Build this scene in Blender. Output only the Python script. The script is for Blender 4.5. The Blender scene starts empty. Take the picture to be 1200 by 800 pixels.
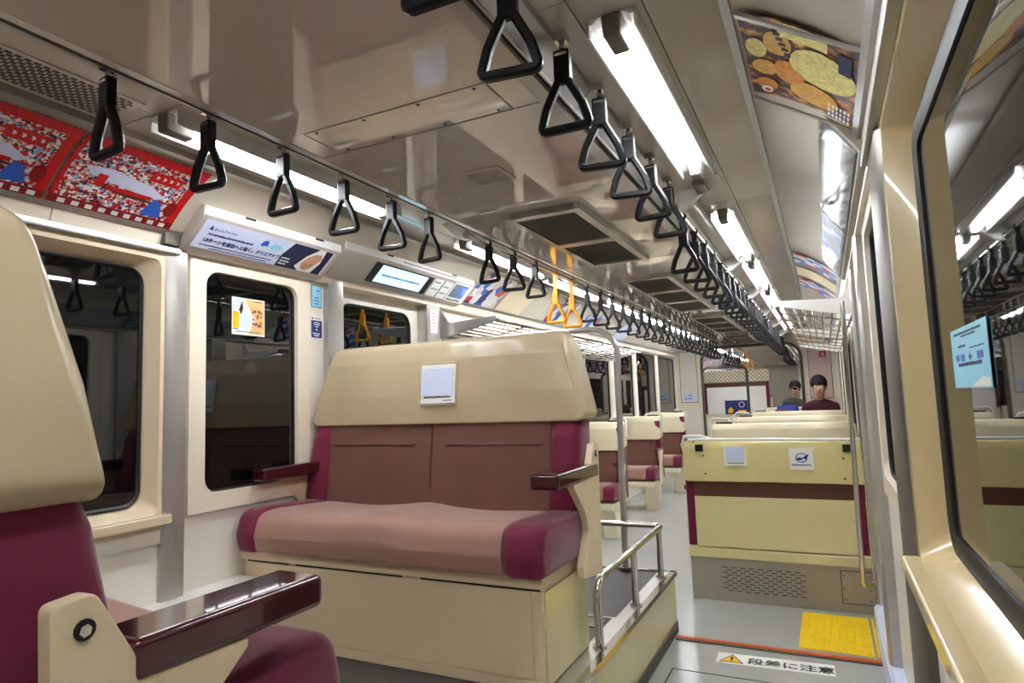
import bpy, bmesh, math, random
from mathutils import Vector, Matrix

random.seed(7)
SC = bpy.context.scene
COL = SC.collection

# ------------------------------------------------------------------ camera, world, exposure
CAM = Vector((1.0, 0.0, 1.2))
F_PX = 744.9
YAW, PITCH, ROLL = (math.radians(a) for a in (-26.008, 5.409, -2.0643))
def cam_axes():
    cy, sy, cp, sp = math.cos(YAW), math.sin(YAW), math.cos(PITCH), math.sin(PITCH)
    f = Vector((sy * cp, cy * cp, sp)); r = Vector((cy, -sy, 0)); u = r.cross(f)
    cr, sr = math.cos(ROLL), math.sin(ROLL)
    return cr * r + sr * u, -sr * r + cr * u, f
R_, U_, FW_ = cam_axes()
cd = bpy.data.cameras.new('camera'); cam = bpy.data.objects.new('camera', cd); COL.objects.link(cam)
cd.sensor_fit = 'HORIZONTAL'; cd.sensor_width = 36.0; cd.lens = F_PX / 1200 * 36.0
cd.clip_start = 0.02; cd.clip_end = 100
m = Matrix((R_, U_, -FW_)).transposed().to_4x4(); m.translation = CAM
cam.matrix_world = m
SC.camera = cam

w = bpy.data.worlds.new('night'); SC.world = w; w.use_nodes = True
w.node_tree.nodes['Background'].inputs[0].default_value = (0.012, 0.014, 0.018, 1)
w.node_tree.nodes['Background'].inputs[1].default_value = 0.4
vs = SC.view_settings
vs.view_transform = 'Standard'; vs.look = 'None'; vs.gamma = 1.0; vs.use_curve_mapping = False
vs.exposure = 2.12
SC.cycles.max_bounces = 16; SC.cycles.diffuse_bounces = 10; SC.cycles.glossy_bounces = 6
TUBE_POWER = 13.0

# ------------------------------------------------------------------ helpers: materials
def lin(c):
    o = []
    for v in c:
        v /= 255.0
        o.append(v / 12.92 if v <= 0.04045 else ((v + 0.055) / 1.055) ** 2.4)
    return tuple(o) + (1.0,)
MATS = {}
def M(name, col, rough=0.5, metal=0.0, vary=0.0, vscale=6.0, bump=0.0, bscale=150.0, coat=0.0, emit=0.0, spec=0.5, sheen=0.0, alpha=1.0, stretch=None):
    mt = bpy.data.materials.new(name); mt.use_nodes = True
    nt = mt.node_tree; b = nt.nodes['Principled BSDF']
    c = lin(col)
    b.inputs['Base Color'].default_value = c
    b.inputs['Roughness'].default_value = rough
    b.inputs['Metallic'].default_value = metal
    b.inputs['Specular IOR Level'].default_value = spec
    if coat: b.inputs['Coat Weight'].default_value = coat; b.inputs['Coat Roughness'].default_value = 0.015
    if sheen: b.inputs['Sheen Weight'].default_value = sheen; b.inputs['Sheen Roughness'].default_value = 0.4
    if alpha < 1: b.inputs['Alpha'].default_value = alpha
    if emit:
        b.inputs['Emission Color'].default_value = c; b.inputs['Emission Strength'].default_value = emit
    tc = nt.nodes.new('ShaderNodeTexCoord')
    src = tc.outputs['Object']
    if stretch:
        mp = nt.nodes.new('ShaderNodeMapping'); mp.inputs['Scale'].default_value = stretch
        nt.links.new(src, mp.inputs[0]); src = mp.outputs[0]
    nz = nt.nodes.new('ShaderNodeTexNoise'); nz.inputs['Scale'].default_value = vscale; nz.inputs['Detail'].default_value = 4
    nt.links.new(src, nz.inputs['Vector'])
    mx = nt.nodes.new('ShaderNodeMix'); mx.data_type = 'RGBA'
    v = max(vary, 0.01)
    mx.inputs[6].default_value = tuple(x * (1 - v) for x in c[:3]) + (1,)
    mx.inputs[7].default_value = tuple(min(1, x * (1 + v)) for x in c[:3]) + (1,)
    nt.links.new(nz.outputs['Fac'], mx.inputs[0])
    nt.links.new(mx.outputs[2], b.inputs['Base Color'])
    if bump:
        n2 = nt.nodes.new('ShaderNodeTexNoise'); n2.inputs['Scale'].default_value = bscale; n2.inputs['Detail'].default_value = 3
        nt.links.new(src, n2.inputs['Vector'])
        bp = nt.nodes.new('ShaderNodeBump'); bp.inputs['Strength'].default_value = bump; bp.inputs['Distance'].default_value = 0.01
        nt.links.new(n2.outputs['Fac'], bp.inputs['Height'])
        nt.links.new(bp.outputs[0], b.inputs['Normal'])
    MATS[name] = mt
    return mt

def ramp_mat(name, stops, scale, rough=0.35, kind='vor', detail=2, stretch=(1, 1, 1), mixcols=None):
    """flat printed collage: random voronoi cells (or noise) through a constant colour ramp"""
    mt = bpy.data.materials.new(name); mt.use_nodes = True
    nt = mt.node_tree; b = nt.nodes['Principled BSDF']; b.inputs['Roughness'].default_value = rough
    tc = nt.nodes.new('ShaderNodeTexCoord'); mp = nt.nodes.new('ShaderNodeMapping'); mp.inputs['Scale'].default_value = stretch
    nt.links.new(tc.outputs['Object'], mp.inputs[0])
    rp = nt.nodes.new('ShaderNodeValToRGB')
    if kind == 'vor':
        vo = nt.nodes.new('ShaderNodeTexVoronoi'); vo.inputs['Scale'].default_value = scale
        nt.links.new(mp.outputs[0], vo.inputs['Vector'])
        sp = nt.nodes.new('ShaderNodeSeparateColor'); nt.links.new(vo.outputs['Color'], sp.inputs[0])
        nt.links.new(sp.outputs[0], rp.inputs[0]); rp.color_ramp.interpolation = 'CONSTANT'
    else:
        no = nt.nodes.new('ShaderNodeTexNoise'); no.inputs['Scale'].default_value = scale; no.inputs['Detail'].default_value = detail
        nt.links.new(mp.outputs[0], no.inputs['Vector']); nt.links.new(no.outputs['Fac'], rp.inputs[0])
    el = rp.color_ramp.elements
    while len(el) < len(stops): el.new(0.5)
    for e, (p, c) in zip(el, stops): e.position = p; e.color = lin(c)
    nt.links.new(rp.outputs[0], b.inputs['Base Color'])
    MATS[name] = mt
    return mt

M('ceiling_gloss', (206, 197, 187), 0.02, vary=0.03, vscale=2, coat=0.9, spec=0.7)
M('ceiling_side', (200, 191, 180), 0.10, vary=0.03, vscale=2)
M('cove', (214, 206, 190), 0.22, vary=0.04, vscale=3)
M('cream_wall', (236, 224, 204), 0.28, vary=0.03, vscale=3)
M('white_wall', (232, 226, 214), 0.35, vary=0.06, vscale=4)
M('cream_frp', (216, 195, 148), 0.16, vary=0.03, vscale=3, coat=0.4)
M('cream_frp_pale', (226, 207, 176), 0.2, vary=0.03, vscale=3, coat=0.3)
M('cream_paint', (226, 206, 172), 0.3, vary=0.05, vscale=5)
M('cream_gloss', (222, 214, 160), 0.14, vary=0.05, vscale=4, coat=0.5)
M('seat_cream', (228, 220, 194), 0.4, vary=0.04, vscale=5)
M('vinyl', (194, 176, 144), 0.26, vary=0.06, vscale=5, bump=0.3, bscale=6)
M('vinyl_pale', (226, 216, 184), 0.38, vary=0.05, vscale=6, bump=0.35, bscale=11)
M('vinyl_yellow', (222, 209, 148), 0.3, vary=0.08, vscale=5, bump=0.7, bscale=7)
M('plush_brown', (112, 74, 61), 0.85, vary=0.12, vscale=9, bump=0.12, bscale=700, sheen=0.45)
M('plush_tan', (166, 126, 112), 0.85, vary=0.1, vscale=9, bump=0.12, bscale=700, sheen=0.45)
M('plush_maroon', (112, 8, 52), 0.8, vary=0.2, vscale=10, bump=0.12, bscale=700, sheen=0.4)
M('arm_maroon', (66, 8, 22), 0.12, vary=0.1, coat=0.8)
M('brown_band', (92, 52, 34), 0.5, vary=0.05)
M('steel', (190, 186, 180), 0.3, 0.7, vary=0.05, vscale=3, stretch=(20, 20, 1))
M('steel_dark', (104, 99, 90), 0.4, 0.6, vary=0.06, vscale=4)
M('alu', (190, 190, 188), 0.3, 0.9, vary=0.04)
M('mirror_panel', (200, 204, 204), 0.06, 0.85, vary=0.03)
M('chrome', (206, 204, 198), 0.12, 1.0)
M('white_metal', (226, 226, 222), 0.3, vary=0.02)
M('lamp_white', (236, 236, 232), 0.35, vary=0.02)
M('grey_plastic', (120, 114, 104), 0.4)
M('grey_metal', (168, 162, 148), 0.4, 0.2, vary=0.08, vscale=7)
M('floor_grey', (168, 170, 168), 0.2, vary=0.1, vscale=5, bump=0.05, bscale=60)
M('mat_dark', (70, 69, 66), 0.5, vary=0.1, vscale=12)
M('black', (12, 12, 13), 0.35)
M('black_strap', (9, 9, 10), 0.42, spec=0.35)
M('dark_slot', (24, 22, 20), 0.6)
M('rubber', (10, 10, 10), 0.45)
M('glass_night', (6, 8, 8), 0.02, spec=0.9)
M('yellow_strap', (236, 156, 16), 0.35)
M('tactile', (246, 206, 6), 0.45, vary=0.08, vscale=30)
M('orange_strip', (206, 92, 34), 0.5, vary=0.2, vscale=40)
M('white_print', (240, 240, 236), 0.4)
M('black_print', (16, 16, 18), 0.45)
M('warn_yellow', (250, 196, 0), 0.4)
M('navy_print', (30, 44, 116), 0.4)
M('blue_print', (44, 96, 196), 0.4)
M('red_print', (206, 18, 26), 0.35)
M('darkred_print', (140, 10, 20), 0.4)
M('sky_print', (142, 214, 236), 0.4, vary=0.08, vscale=14)
M('lav_print', (214, 222, 248), 0.35, vary=0.04)
M('cream_print', (236, 222, 190), 0.4)
M('tan_print', (232, 190, 128), 0.4, vary=0.1)
M('skin_print', (212, 158, 128), 0.4, vary=0.1, vscale=20)
M('pink_print', (226, 196, 190), 0.5, vary=0.05)
M('blossom', (176, 76, 60), 0.4, vary=0.3, vscale=60)
M('lcd', (150, 206, 224), 0.3, emit=0.55)
M('tube_light', (246, 249, 255), 0.4, emit=TUBE_POWER)
M('skin', (196, 150, 124), 0.55, vary=0.05)
M('hair', (9, 8, 8), 0.75)
M('shirt_maroon', (72, 14, 34), 0.8, vary=0.1)
M('shirt_green', (70, 76, 58), 0.85, vary=0.1)
M('trousers_navy', (34, 40, 76), 0.85, vary=0.1)
M('bag_blue', (40, 60, 150), 0.6, vary=0.1)
M('net_cover', (206, 206, 196), 0.5)
M('cookie_gold', (224, 160, 66), 0.5, vary=0.6, vscale=70)
M('cookie_pale', (236, 200, 118), 0.5, vary=0.6, vscale=70)
M('cookie_deep', (206, 132, 44), 0.5, vary=0.6, vscale=70)
ramp_mat('collage', [(0, (196, 16, 28)), (0.2, (236, 232, 230)), (0.36, (40, 36, 44)), (0.46, (206, 168, 150)), (0.58, (150, 170, 214)), (0.7, (226, 40, 50)), (0.8, (250, 246, 240)), (0.92, (90, 60, 60))], 120, kind='vor')
ramp_mat('collage_blue', [(0, (236, 236, 240)), (0.3, (60, 110, 206)), (0.5, (226, 214, 210)), (0.65, (40, 60, 120)), (0.8, (206, 60, 50)), (0.9, (240, 240, 236))], 16, kind='vor')
ramp_mat('cookie_bg', [(0.36, (36, 20, 28)), (0.5, (84, 44, 36)), (0.6, (190, 120, 50)), (0.72, (236, 190, 110))], 26, kind='noise', detail=5)
ramp_mat('landscape', [(0.3, (52, 72, 76)), (0.45, (120, 140, 150)), (0.55, (90, 140, 220)), (0.7, (220, 232, 248))], 9, kind='noise', detail=5)
def lattice_mat():
    mt = bpy.data.materials.new('lattice'); mt.use_nodes = True
    nt = mt.node_tree; b = nt.nodes['Principled BSDF']; b.inputs['Roughness'].default_value = 0.45
    tc = nt.nodes.new('ShaderNodeTexCoord'); last = None
    for sgn in (1, -1):
        mp = nt.nodes.new('ShaderNodeMapping'); mp.inputs['Rotation'].default_value = (0, sgn * math.radians(45), 0)
        nt.links.new(tc.outputs['Object'], mp.inputs[0])
        wv = nt.nodes.new('ShaderNodeTexWave'); wv.inputs['Scale'].default_value = 6.0
        nt.links.new(mp.outputs[0], wv.inputs['Vector'])
        gt = nt.nodes.new('ShaderNodeMath'); gt.operation = 'GREATER_THAN'; gt.inputs[1].default_value = 0.8
        nt.links.new(wv.outputs['Fac'], gt.inputs[0])
        if last is None: last = gt
        else:
            ma = nt.nodes.new('ShaderNodeMath'); ma.operation = 'MAXIMUM'
            nt.links.new(last.outputs[0], ma.inputs[0]); nt.links.new(gt.outputs[0], ma.inputs[1]); last = ma
    mx = nt.nodes.new('ShaderNodeMix'); mx.data_type = 'RGBA'
    mx.inputs[6].default_value = lin((228, 224, 206)); mx.inputs[7].default_value = lin((150, 132, 96))
    nt.links.new(last.outputs[0], mx.inputs[0]); nt.links.new(mx.outputs[2], b.inputs['Base Color'])
    MATS['lattice'] = mt
lattice_mat()

# ------------------------------------------------------------------ helpers: meshes
class MB:
    def __init__(s): s.v = []; s.f = []
    def add(s, vs, fs):
        o = len(s.v); s.v += [tuple(p) for p in vs]; s.f += [tuple(i + o for i in f) for f in fs]; return s
    def box(s, x0, x1, y0, y1, z0, z1):
        return s.add([(x0, y0, z0), (x1, y0, z0), (x1, y1, z0), (x0, y1, z0), (x0, y0, z1), (x1, y0, z1), (x1, y1, z1), (x0, y1, z1)],
                     [(0, 3, 2, 1), (4, 5, 6, 7), (0, 1, 5, 4), (1, 2, 6, 5), (2, 3, 7, 6), (3, 0, 4, 7)])
    def prism(s, poly, axis, a, b):
        def pt(p, t):
            return (t, p[0], p[1]) if axis == 'x' else ((p[0], t, p[1]) if axis == 'y' else (p[0], p[1], t))
        n = len(poly)
        vs = [pt(p, a) for p in poly] + [pt(p, b) for p in poly]
        fs = [tuple(range(n)), tuple(range(2 * n - 1, n - 1, -1))] + [(i, (i + 1) % n, n + (i + 1) % n, n + i) for i in range(n)]
        return s.add(vs, fs)
    def rings(s, rings, closed=True, cap=True):
        n = len(rings[0]); o = []
        for r in rings: o += list(r)
        fs = []
        for k in range(len(rings) - 1):
            for i in range(n if closed else n - 1):
                j = (i + 1) % n
                fs.append((k * n + i, k * n + j, (k + 1) * n + j, (k + 1) * n + i))
        if cap and closed:
            fs.append(tuple(range(n - 1, -1, -1))); fs.append(tuple((len(rings) - 1) * n + i for i in range(n)))
        return s.add(o, fs)
    def tube(s, pts, r, n=10, closed=False):
        pts = [Vector(p) for p in pts]; N = len(pts)
        rr = r if isinstance(r, (list, tuple)) else [r] * N
        rings = []; prev = None
        for i, p in enumerate(pts):
            a = pts[i - 1] if (i > 0 or closed) else pts[i]
            b = pts[(i + 1) % N] if (i < N - 1 or closed) else pts[i]
            t = (b - a).normalized()
            if prev is None:
                prev = t.orthogonal().normalized()
            u = (prev - t * prev.dot(t))
            u = u.normalized() if u.length > 1e-6 else t.orthogonal().normalized()
            prev = u; v = t.cross(u)
            rings.append([p + (u * math.cos(2 * math.pi * k / n) + v * math.sin(2 * math.pi * k / n)) * rr[i] for k in range(n)])
        if closed: rings.append(rings[0]); return s.rings(rings, True, False)
        return s.rings(rings)
    def quad(s, a, b, c, d): return s.add([a, b, c, d], [(0, 1, 2, 3)])
    def slab(s, o, r, u, w, h, t):
        """rect plate: corner o, unit right r, unit up u, width w, height h, thickness t along r x u"""
        o, r, u = Vector(o), Vector(r), Vector(u); nn = r.cross(u)
        c = [o, o + r * w, o + r * w + u * h, o + u * h]
        return s.add([p for p in c] + [p + nn * t for p in c], [(3, 2, 1, 0), (4, 5, 6, 7), (0, 1, 5, 4), (1, 2, 6, 5), (2, 3, 7, 6), (3, 0, 4, 7)])
    def poly(s, o, r, u, pts, t):
        o, r, u = Vector(o), Vector(r), Vector(u); nn = r.cross(u); n = len(pts)
        c = [o + r * a + u * b for a, b in pts]
        return s.add(c + [p + nn * t for p in c], [tuple(range(n - 1, -1, -1)), tuple(range(n, 2 * n))] + [(i, (i + 1) % n, n + (i + 1) % n, n + i) for i in range(n)])

def part(name, mb, mat, parent=None, bevel=0.0, seg=2, angle=38, subsurf=0):
    me = bpy.data.meshes.new(name)
    off = Vector((0, 0, 0))
    if parent is not None:
        off = Vector(parent['_o']) if '_o' in parent else Vector((0, 0, 0))
    me.from_pydata([tuple(Vector(p) - off) for p in mb.v], [], mb.f)
    bm = bmesh.new(); bm.from_mesh(me)
    bmesh.ops.remove_doubles(bm, verts=bm.verts, dist=1e-6)
    bmesh.ops.recalc_face_normals(bm, faces=bm.faces)
    lim = math.radians(angle)
    for e in bm.edges:
        e.smooth = not (len(e.link_faces) == 2 and e.calc_face_angle(0) > lim)
    for f in bm.faces: f.smooth = True
    bm.to_mesh(me); bm.free()
    me.materials.append(MATS[mat])
    o = bpy.data.objects.new(name, me); COL.objects.link(o)
    if parent is not None:
        o.parent = parent; o['_o'] = tuple(off)
    if bevel:
        b = o.modifiers.new('bevel', 'BEVEL'); b.width = bevel; b.segments = seg; b.limit_method = 'ANGLE'; b.angle_limit = math.radians(35)
        b.harden_normals = True
    if subsurf:
        b = o.modifiers.new('subd', 'SUBSURF'); b.levels = subsurf; b.render_levels = subsurf
    return o
def thing(name, label, cat, loc=(0, 0, 0), group=None):
    o = bpy.data.objects.new(name, None); COL.objects.link(o); o.empty_display_size = 0.05
    o.location = loc; o['_o'] = tuple(loc); o['label'] = label; o['category'] = cat
    if group: o['group'] = group
    return o
def tag(o, label, cat, group=None):
    o['label'] = label; o['category'] = cat
    if group: o['group'] = group
    return o
def struct(name, mb, mat, **k):
    o = part(name, mb, mat, None, **k); o['kind'] = 'structure'; return o
def sroot(name, loc=(0, 0, 0)):
    o = bpy.data.objects.new(name, None); COL.objects.link(o); o.empty_display_size = 0.05
    o.location = loc; o['_o'] = tuple(loc); o['kind'] = 'structure'; return o
def stuff(o): o['kind'] = 'stuff'; return o
def dup(root, loc, rotz=0.0, label=None, group=None):
    r = root.copy(); COL.objects.link(r); r.location = loc; r.rotation_euler = (0, 0, rotz)
    if label: r['label'] = label
    if group: r['group'] = group
    for ch in list(root.children):
        c = ch.copy(); COL.objects.link(c); c.parent = r
        for g in ch.children:
            d = g.copy(); COL.objects.link(d); d.parent = c
    return r
def rrect(y0, y1, z0, z1, r, n=6):
    """rounded rectangle points, counter-clockwise; r radius or (bl,br,tr,tl)"""
    rs = r if isinstance(r, (tuple, list)) else (r,) * 4
    o = []
    for (cy, cz, a0), q in zip(((y0, z0, 180), (y1, z0, 270), (y1, z1, 0), (y0, z1, 90)), rs):
        ccx = cy + (q if cy == y0 else -q); ccz = cz + (q if cz == z0 else -q)
        for k in range(n + 1):
            a = math.radians(a0 + 90 * k / n); o.append((ccx + q * math.cos(a), ccz + q * math.sin(a)))
    return o
def rpoly(pts, r, n=5):
    """round the corners of a polygon (list of (a,b) or (a,b,radius))"""
    o = []; N = len(pts)
    for i in range(N):
        p = Vector(pts[i][:2]); a = Vector(pts[i - 1][:2]); b = Vector(pts[(i + 1) % N][:2])
        rr = pts[i][2] if len(pts[i]) > 2 else r
        da, db = (a - p), (b - p); la, lb = da.length, db.length
        if rr <= 1e-6 or la < 1e-6 or lb < 1e-6: o.append(tuple(p)); continue
        da /= la; db /= lb
        ang = da.angle(db)
        d = min(rr / max(math.tan(ang / 2), 1e-3), la * 0.49, lb * 0.49)
        s, e = p + da * d, p + db * d
        for k in range(n + 1):
            t = k / n; o.append(tuple(s * (1 - t) ** 2 + p * 2 * t * (1 - t) + e * t * t))
    return o
def puffy(mb, prof, x0, x1, r, n=14, dz=None, dy=None, taper=None):
    """sweep a closed (y,z) profile along x with rounded ends"""
    c = (sum(p[0] for p in prof) / len(prof), sum(p[1] for p in prof) / len(prof))
    ext = max(max(abs(p[0] - c[0]), abs(p[1] - c[1])) for p in prof)
    xs = []
    k = 5
    for i in range(k + 1): a = math.pi / 2 * i / k; xs.append((x0 + r * (1 - math.sin(a)) if False else x0 + r * (1 - math.cos(a)), r * (1 - math.sin(a))))
    for i in range(1, n): xs.append((x0 + r + (x1 - x0 - 2 * r) * i / n, 0.0))
    for i in range(k, -1, -1): a = math.pi / 2 * i / k; xs.append((x1 - r * (1 - math.cos(a)), r * (1 - math.sin(a))))
    rings = []
    for x, ins in xs:
        ring = []
        for (py, pz) in prof:
            vy, vz = py - c[0], pz - c[1]; L = math.hypot(vy, vz) or 1
            q = max(0.0, 1 - ins / L)
            yy, zz = c[0] + vy * q, c[1] + vz * q
            xx = x
            if taper: xx = taper(x, zz)
            if dz: zz += dz(x, yy, zz)
            if dy: yy += dy(x, yy, zz)
            ring.append((xx, yy, zz))
        rings.append(ring)
    return mb.rings(rings)
def text(name, s, mat, parent, o, r, u, size, align='LEFT', bold=0.0, t=0.0006):
    cu = bpy.data.curves.new(name, 'FONT'); cu.body = s; cu.size = size; cu.align_x = align
    cu.extrude = t; cu.offset = bold; cu.resolution_u = 3
    tmp = bpy.data.objects.new(name + '_tmp', cu); COL.objects.link(tmp)
    dg = bpy.context.evaluated_depsgraph_get()
    me = bpy.data.meshes.new_from_object(tmp.evaluated_get(dg))
    bpy.data.objects.remove(tmp)
    o, r, u = Vector(o), Vector(r).normalized(), Vector(u).normalized()
    off = Vector(parent['_o']) if (parent is not None and '_o' in parent) else Vector((0, 0, 0))
    mm = Matrix((r, u, r.cross(u))).transposed().to_4x4(); mm.translation = o - off
    me.transform(mm); me.materials.clear(); me.materials.append(MATS[mat]); me.name = name
    ob = bpy.data.objects.new(name, me); COL.objects.link(ob)
    if parent is not None: ob.parent = parent; ob['_o'] = tuple(off)
    return ob
def dashes(name, mat, parent, o, r, u, width, rows, seed=0, t=0.0005):
    """lines of print too small to read: rows = [(y, height, start, end)], joined"""
    rnd = random.Random(seed); mb = MB()
    r, u = Vector(r).normalized(), Vector(u).normalized()
    for (yy, hh, a, b) in rows:
        x = a
        while x < b:
            ww = hh * rnd.uniform(0.5, 1.1)
            if x + ww > b: break
            mb.slab(Vector(o) + r * x + u * yy, r, u, ww, hh * rnd.uniform(0.75, 1.0), t); x += ww + hh * 0.28
    return stuff(part(name, mb, mat, parent))
ORD = ['first', 'second', 'third', 'fourth', 'fifth', 'sixth', 'seventh', 'eighth', 'ninth', 'tenth', 'eleventh', 'twelfth', 'thirteenth', 'fourteenth', 'fifteenth', 'sixteenth', 'seventeenth', 'eighteenth', 'nineteenth', 'twentieth'] + ['twenty-' + q for q in ('first', 'second', 'third', 'fourth', 'fifth', 'sixth', 'seventh', 'eighth', 'ninth')] + ['thirtieth'] + ['thirty-' + q for q in ('first', 'second', 'third', 'fourth', 'fifth', 'sixth')]

# ------------------------------------------------------------------ the room
Y0, Y1 = -1.6, 10.6          # the car body, back wall to end partition
ZP = 0.29                    # raised platform height
ZC, ZS = 1.99, 2.07          # centre and side ceiling
# floor
fl = struct('floor', MB().box(-1.3, 1.3, Y0, 18, -0.06, 0.0), 'floor_grey')
for i, (a, b) in enumerate(((0.30, 1.02),)):
    g = MB()
    for q in ((a, b, 2.93, 2.936), (a, a + 0.006, 2.0, 2.93), (b - 0.006, b, 2.0, 2.93)):
        g.box(q[0], q[1], q[2], q[3], 0.0002, 0.0012)
    part('hatch_joint', g, 'dark_slot', fl)
part('floor_sheet', MB().box(0.24, 1.16, 3.30, 3.955, 0.0, 0.006), 'floor_grey', fl)
# platform on the left
pf = sroot('trim_1', (0, 0, 0))
pf['label'] = 'raised platform under the left seats, cream side panel and metal edge'
part('platform_deck', MB().box(-1.25, 0.155, Y0, 3.40, 0.0, ZP - 0.002), 'mat_dark', pf)
part('side_panel', MB().box(0.155, 0.228, Y0, 3.40, 0.05, ZP - 0.004), 'cream_gloss', pf)
part('skirting', MB().box(0.155, 0.236, Y0, 3.395, 0.0, 0.05), 'steel_dark', pf)
e = MB(); e.box(0.150, 0.205, Y0, 3.40, ZP - 0.002, ZP + 0.004); part('edge_plate', e, 'steel', pf)
e = MB().prism([(0.205, ZP + 0.006), (0.236, ZP + 0.006), (0.240, ZP - 0.012), (0.228, ZP - 0.012), (0.205, ZP - 0.004)], 'y', Y0, 3.41); part('edge_nosing', e, 'chrome', pf)
part('end_trim', MB().box(-1.25, 0.236, 3.385, 3.41, ZP - 0.01, ZP + 0.006), 'chrome', pf)
part('end_riser', MB().box(-1.25, 0.228, 3.40, 3.405, 0.0, ZP - 0.004), 'cream_gloss', pf)
e = MB()
for q in ((0.0, 0.15, 2.30, 2.312), (0.0, 0.15, 2.62, 2.632), (0.0, 0.012, 2.30, 2.63), (0.138, 0.15, 2.30, 2.63)): e.box(*q, ZP - 0.001, ZP + 0.003)
part('hatch_frame', e, 'steel', pf)
part('hatch_plate', MB().box(0.03, 0.12, 2.50, 2.60, ZP - 0.001, ZP + 0.003), 'steel_dark', pf)

# centre ceiling: panels with joints
ce = struct('ceiling', MB().box(-0.376, 0.376, Y0, Y1, ZC + 0.006, ZC + 0.03), 'dark_slot')
GAP = 0.0045
ys = [Y0, -0.6, 1.50, 3.56, 5.62, 7.68, 9.4, Y1]
for a, b in zip(ys[:-1], ys[1:]):
    if a < 1.0 < b:
        # the panel with a screwed access hatch let into its end
        mb = MB(); mb.box(-0.375, 0.375, a + GAP, 1.333, ZC, ZC + 0.008)
        mb.box(-0.375, -0.3, 1.335, b - 0.0015, ZC, ZC + 0.008); mb.box(0.3, 0.375, 1.335, b - 0.0015, ZC, ZC + 0.008)
        part('ceiling_panel', mb, 'ceiling_gloss', ce)
        h = part('access_panel', MB().box(-0.295, 0.295, 1.339, b - GAP, ZC - 0.0005, ZC + 0.008), 'ceiling_gloss', ce)
        sm = MB()
        for x in (-0.26, -0.09, 0.09, 0.26):
            for y in (1.35, 1.485): sm.box(x - 0.004, x + 0.004, y - 0.004, y + 0.004, ZC - 0.002, ZC)
        stuff(part('screws', sm, 'dark_slot', h))
    else:
        part('ceiling_panel', MB().box(-0.375, 0.375, a + GAP, b - GAP, ZC, ZC + 0.008), 'ceiling_gloss', ce)
for s, nm in ((-1, 'left'), (1, 'right')):
    tr = sroot('trim_2' if s < 0 else 'trim_3')
    def px(p): return [(s * a, b) for a, b in p]
    part('edge_strip', MB().prism(px([(0.376, ZC - 0.002), (0.412, ZC + 0.004), (0.412, ZC + 0.02), (0.376, ZC + 0.02)]), 'y', Y0, Y1), 'ceiling_side', tr)
    part('air_slot', MB().prism(px([(0.412, ZC + 0.018), (0.428, ZC + 0.018), (0.428, ZC + 0.03), (0.412, ZC + 0.03)]), 'y', Y0, Y1), 'dark_slot', tr)
    part('slot_bar', MB().prism(px([(0.428, ZC + 0.006), (0.434, ZC + 0.006), (0.434, ZC + 0.03), (0.428, ZC + 0.03)]), 'y', Y0, Y1), 'alu', tr)
    for a, b in ((Y0, 1.62), (1.625, 4.2), (4.205, 7.0), (7.005, Y1)):
        part('strap_rail', MB().prism(px([(0.434, ZC + 0.012), (0.478, ZC + 0.062), (0.478, ZC + 0.08), (0.434, ZC + 0.03)]), 'y', a, b), 'alu', tr)
    # side ceiling strip in panels
    sc = sroot('trim_4' if s < 0 else 'trim_5')
    bounds = [Y0, -0.5, 1.15, 2.9, 4.3, 5.7, 7.1, 8.5, Y1] if s < 0 else [Y0, -0.5, 1.25, 2.98, 4.32, 5.66, 7.0, 8.4, Y1]
    part('backing', MB().prism(px([(0.478, ZS + 0.004), (0.86, ZS + 0.004), (0.86, ZS + 0.02), (0.478, ZS + 0.02)]), 'y', Y0, Y1), 'dark_slot', sc)
    for a, b in zip(bounds[:-1], bounds[1:]):
        for q0, q1 in ((0.478, 0.548), (0.551, 0.698), (0.701, 0.852)):
            part('ceiling_strip_panel', MB().box(min(s * q0, s * q1), max(s * q0, s * q1), a + 0.0015, b - 0.0015, ZS, ZS + 0.006), 'ceiling_side', sc)
    part('cove_rail', MB().prism(px([(0.852, ZS - 0.022), (0.872, ZS - 0.026), (0.876, ZS + 0.01), (0.852, ZS + 0.01)]), 'y', Y0, Y1), 'alu', sc)
    # cove: the curved upper part of the wall
    cv = []
    for k in range(9):
        t = k / 8; x = 0.872 + (1.128 - 0.872) * t; z = 2.052 + (1.868 - 2.052) * t + 0.022 * math.sin(math.pi * t); cv.append((x, z))
    pr = cv + [(1.24, 1.868), (1.24, 1.88)] + [(a + 0.006, b + 0.012) for a, b in cv[::-1]]
    co = struct('cove_left' if s < 0 else 'cove_right', MB().prism(px(pr), 'y', Y0, Y1), 'cove')
    part('poster_rail', MB().prism(px([(1.112, 1.872), (1.124, 1.858), (1.142, 1.858), (1.142, 1.88)]), 'y', Y0, Y1), 'alu', co)
    bb = [Y0, 0.25, 1.12, 3.4, 4.6, 5.8, 7.0, 8.2, Y1] if s < 0 else [Y0, 0.4, 1.42, 3.5, 4.6, 5.8, 7.0, 8.2, Y1]
    for a, b in zip(bb[:-1], bb[1:]):
        part('frieze_panel', MB().prism(px([(1.132, 1.862), (1.15, 1.812), (1.24, 1.812), (1.24, 1.862)]), 'y', a + 0.002, b - 0.002), 'cream_wall', co)
    part('upper_rail', MB().prism(px(rpoly([(1.128, 1.79), (1.128, 1.814), (1.24, 1.814), (1.24, 1.79)], 0.004)), 'y', Y0, 1.56 if s < 0 else 1.9), 'alu', co)

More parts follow.
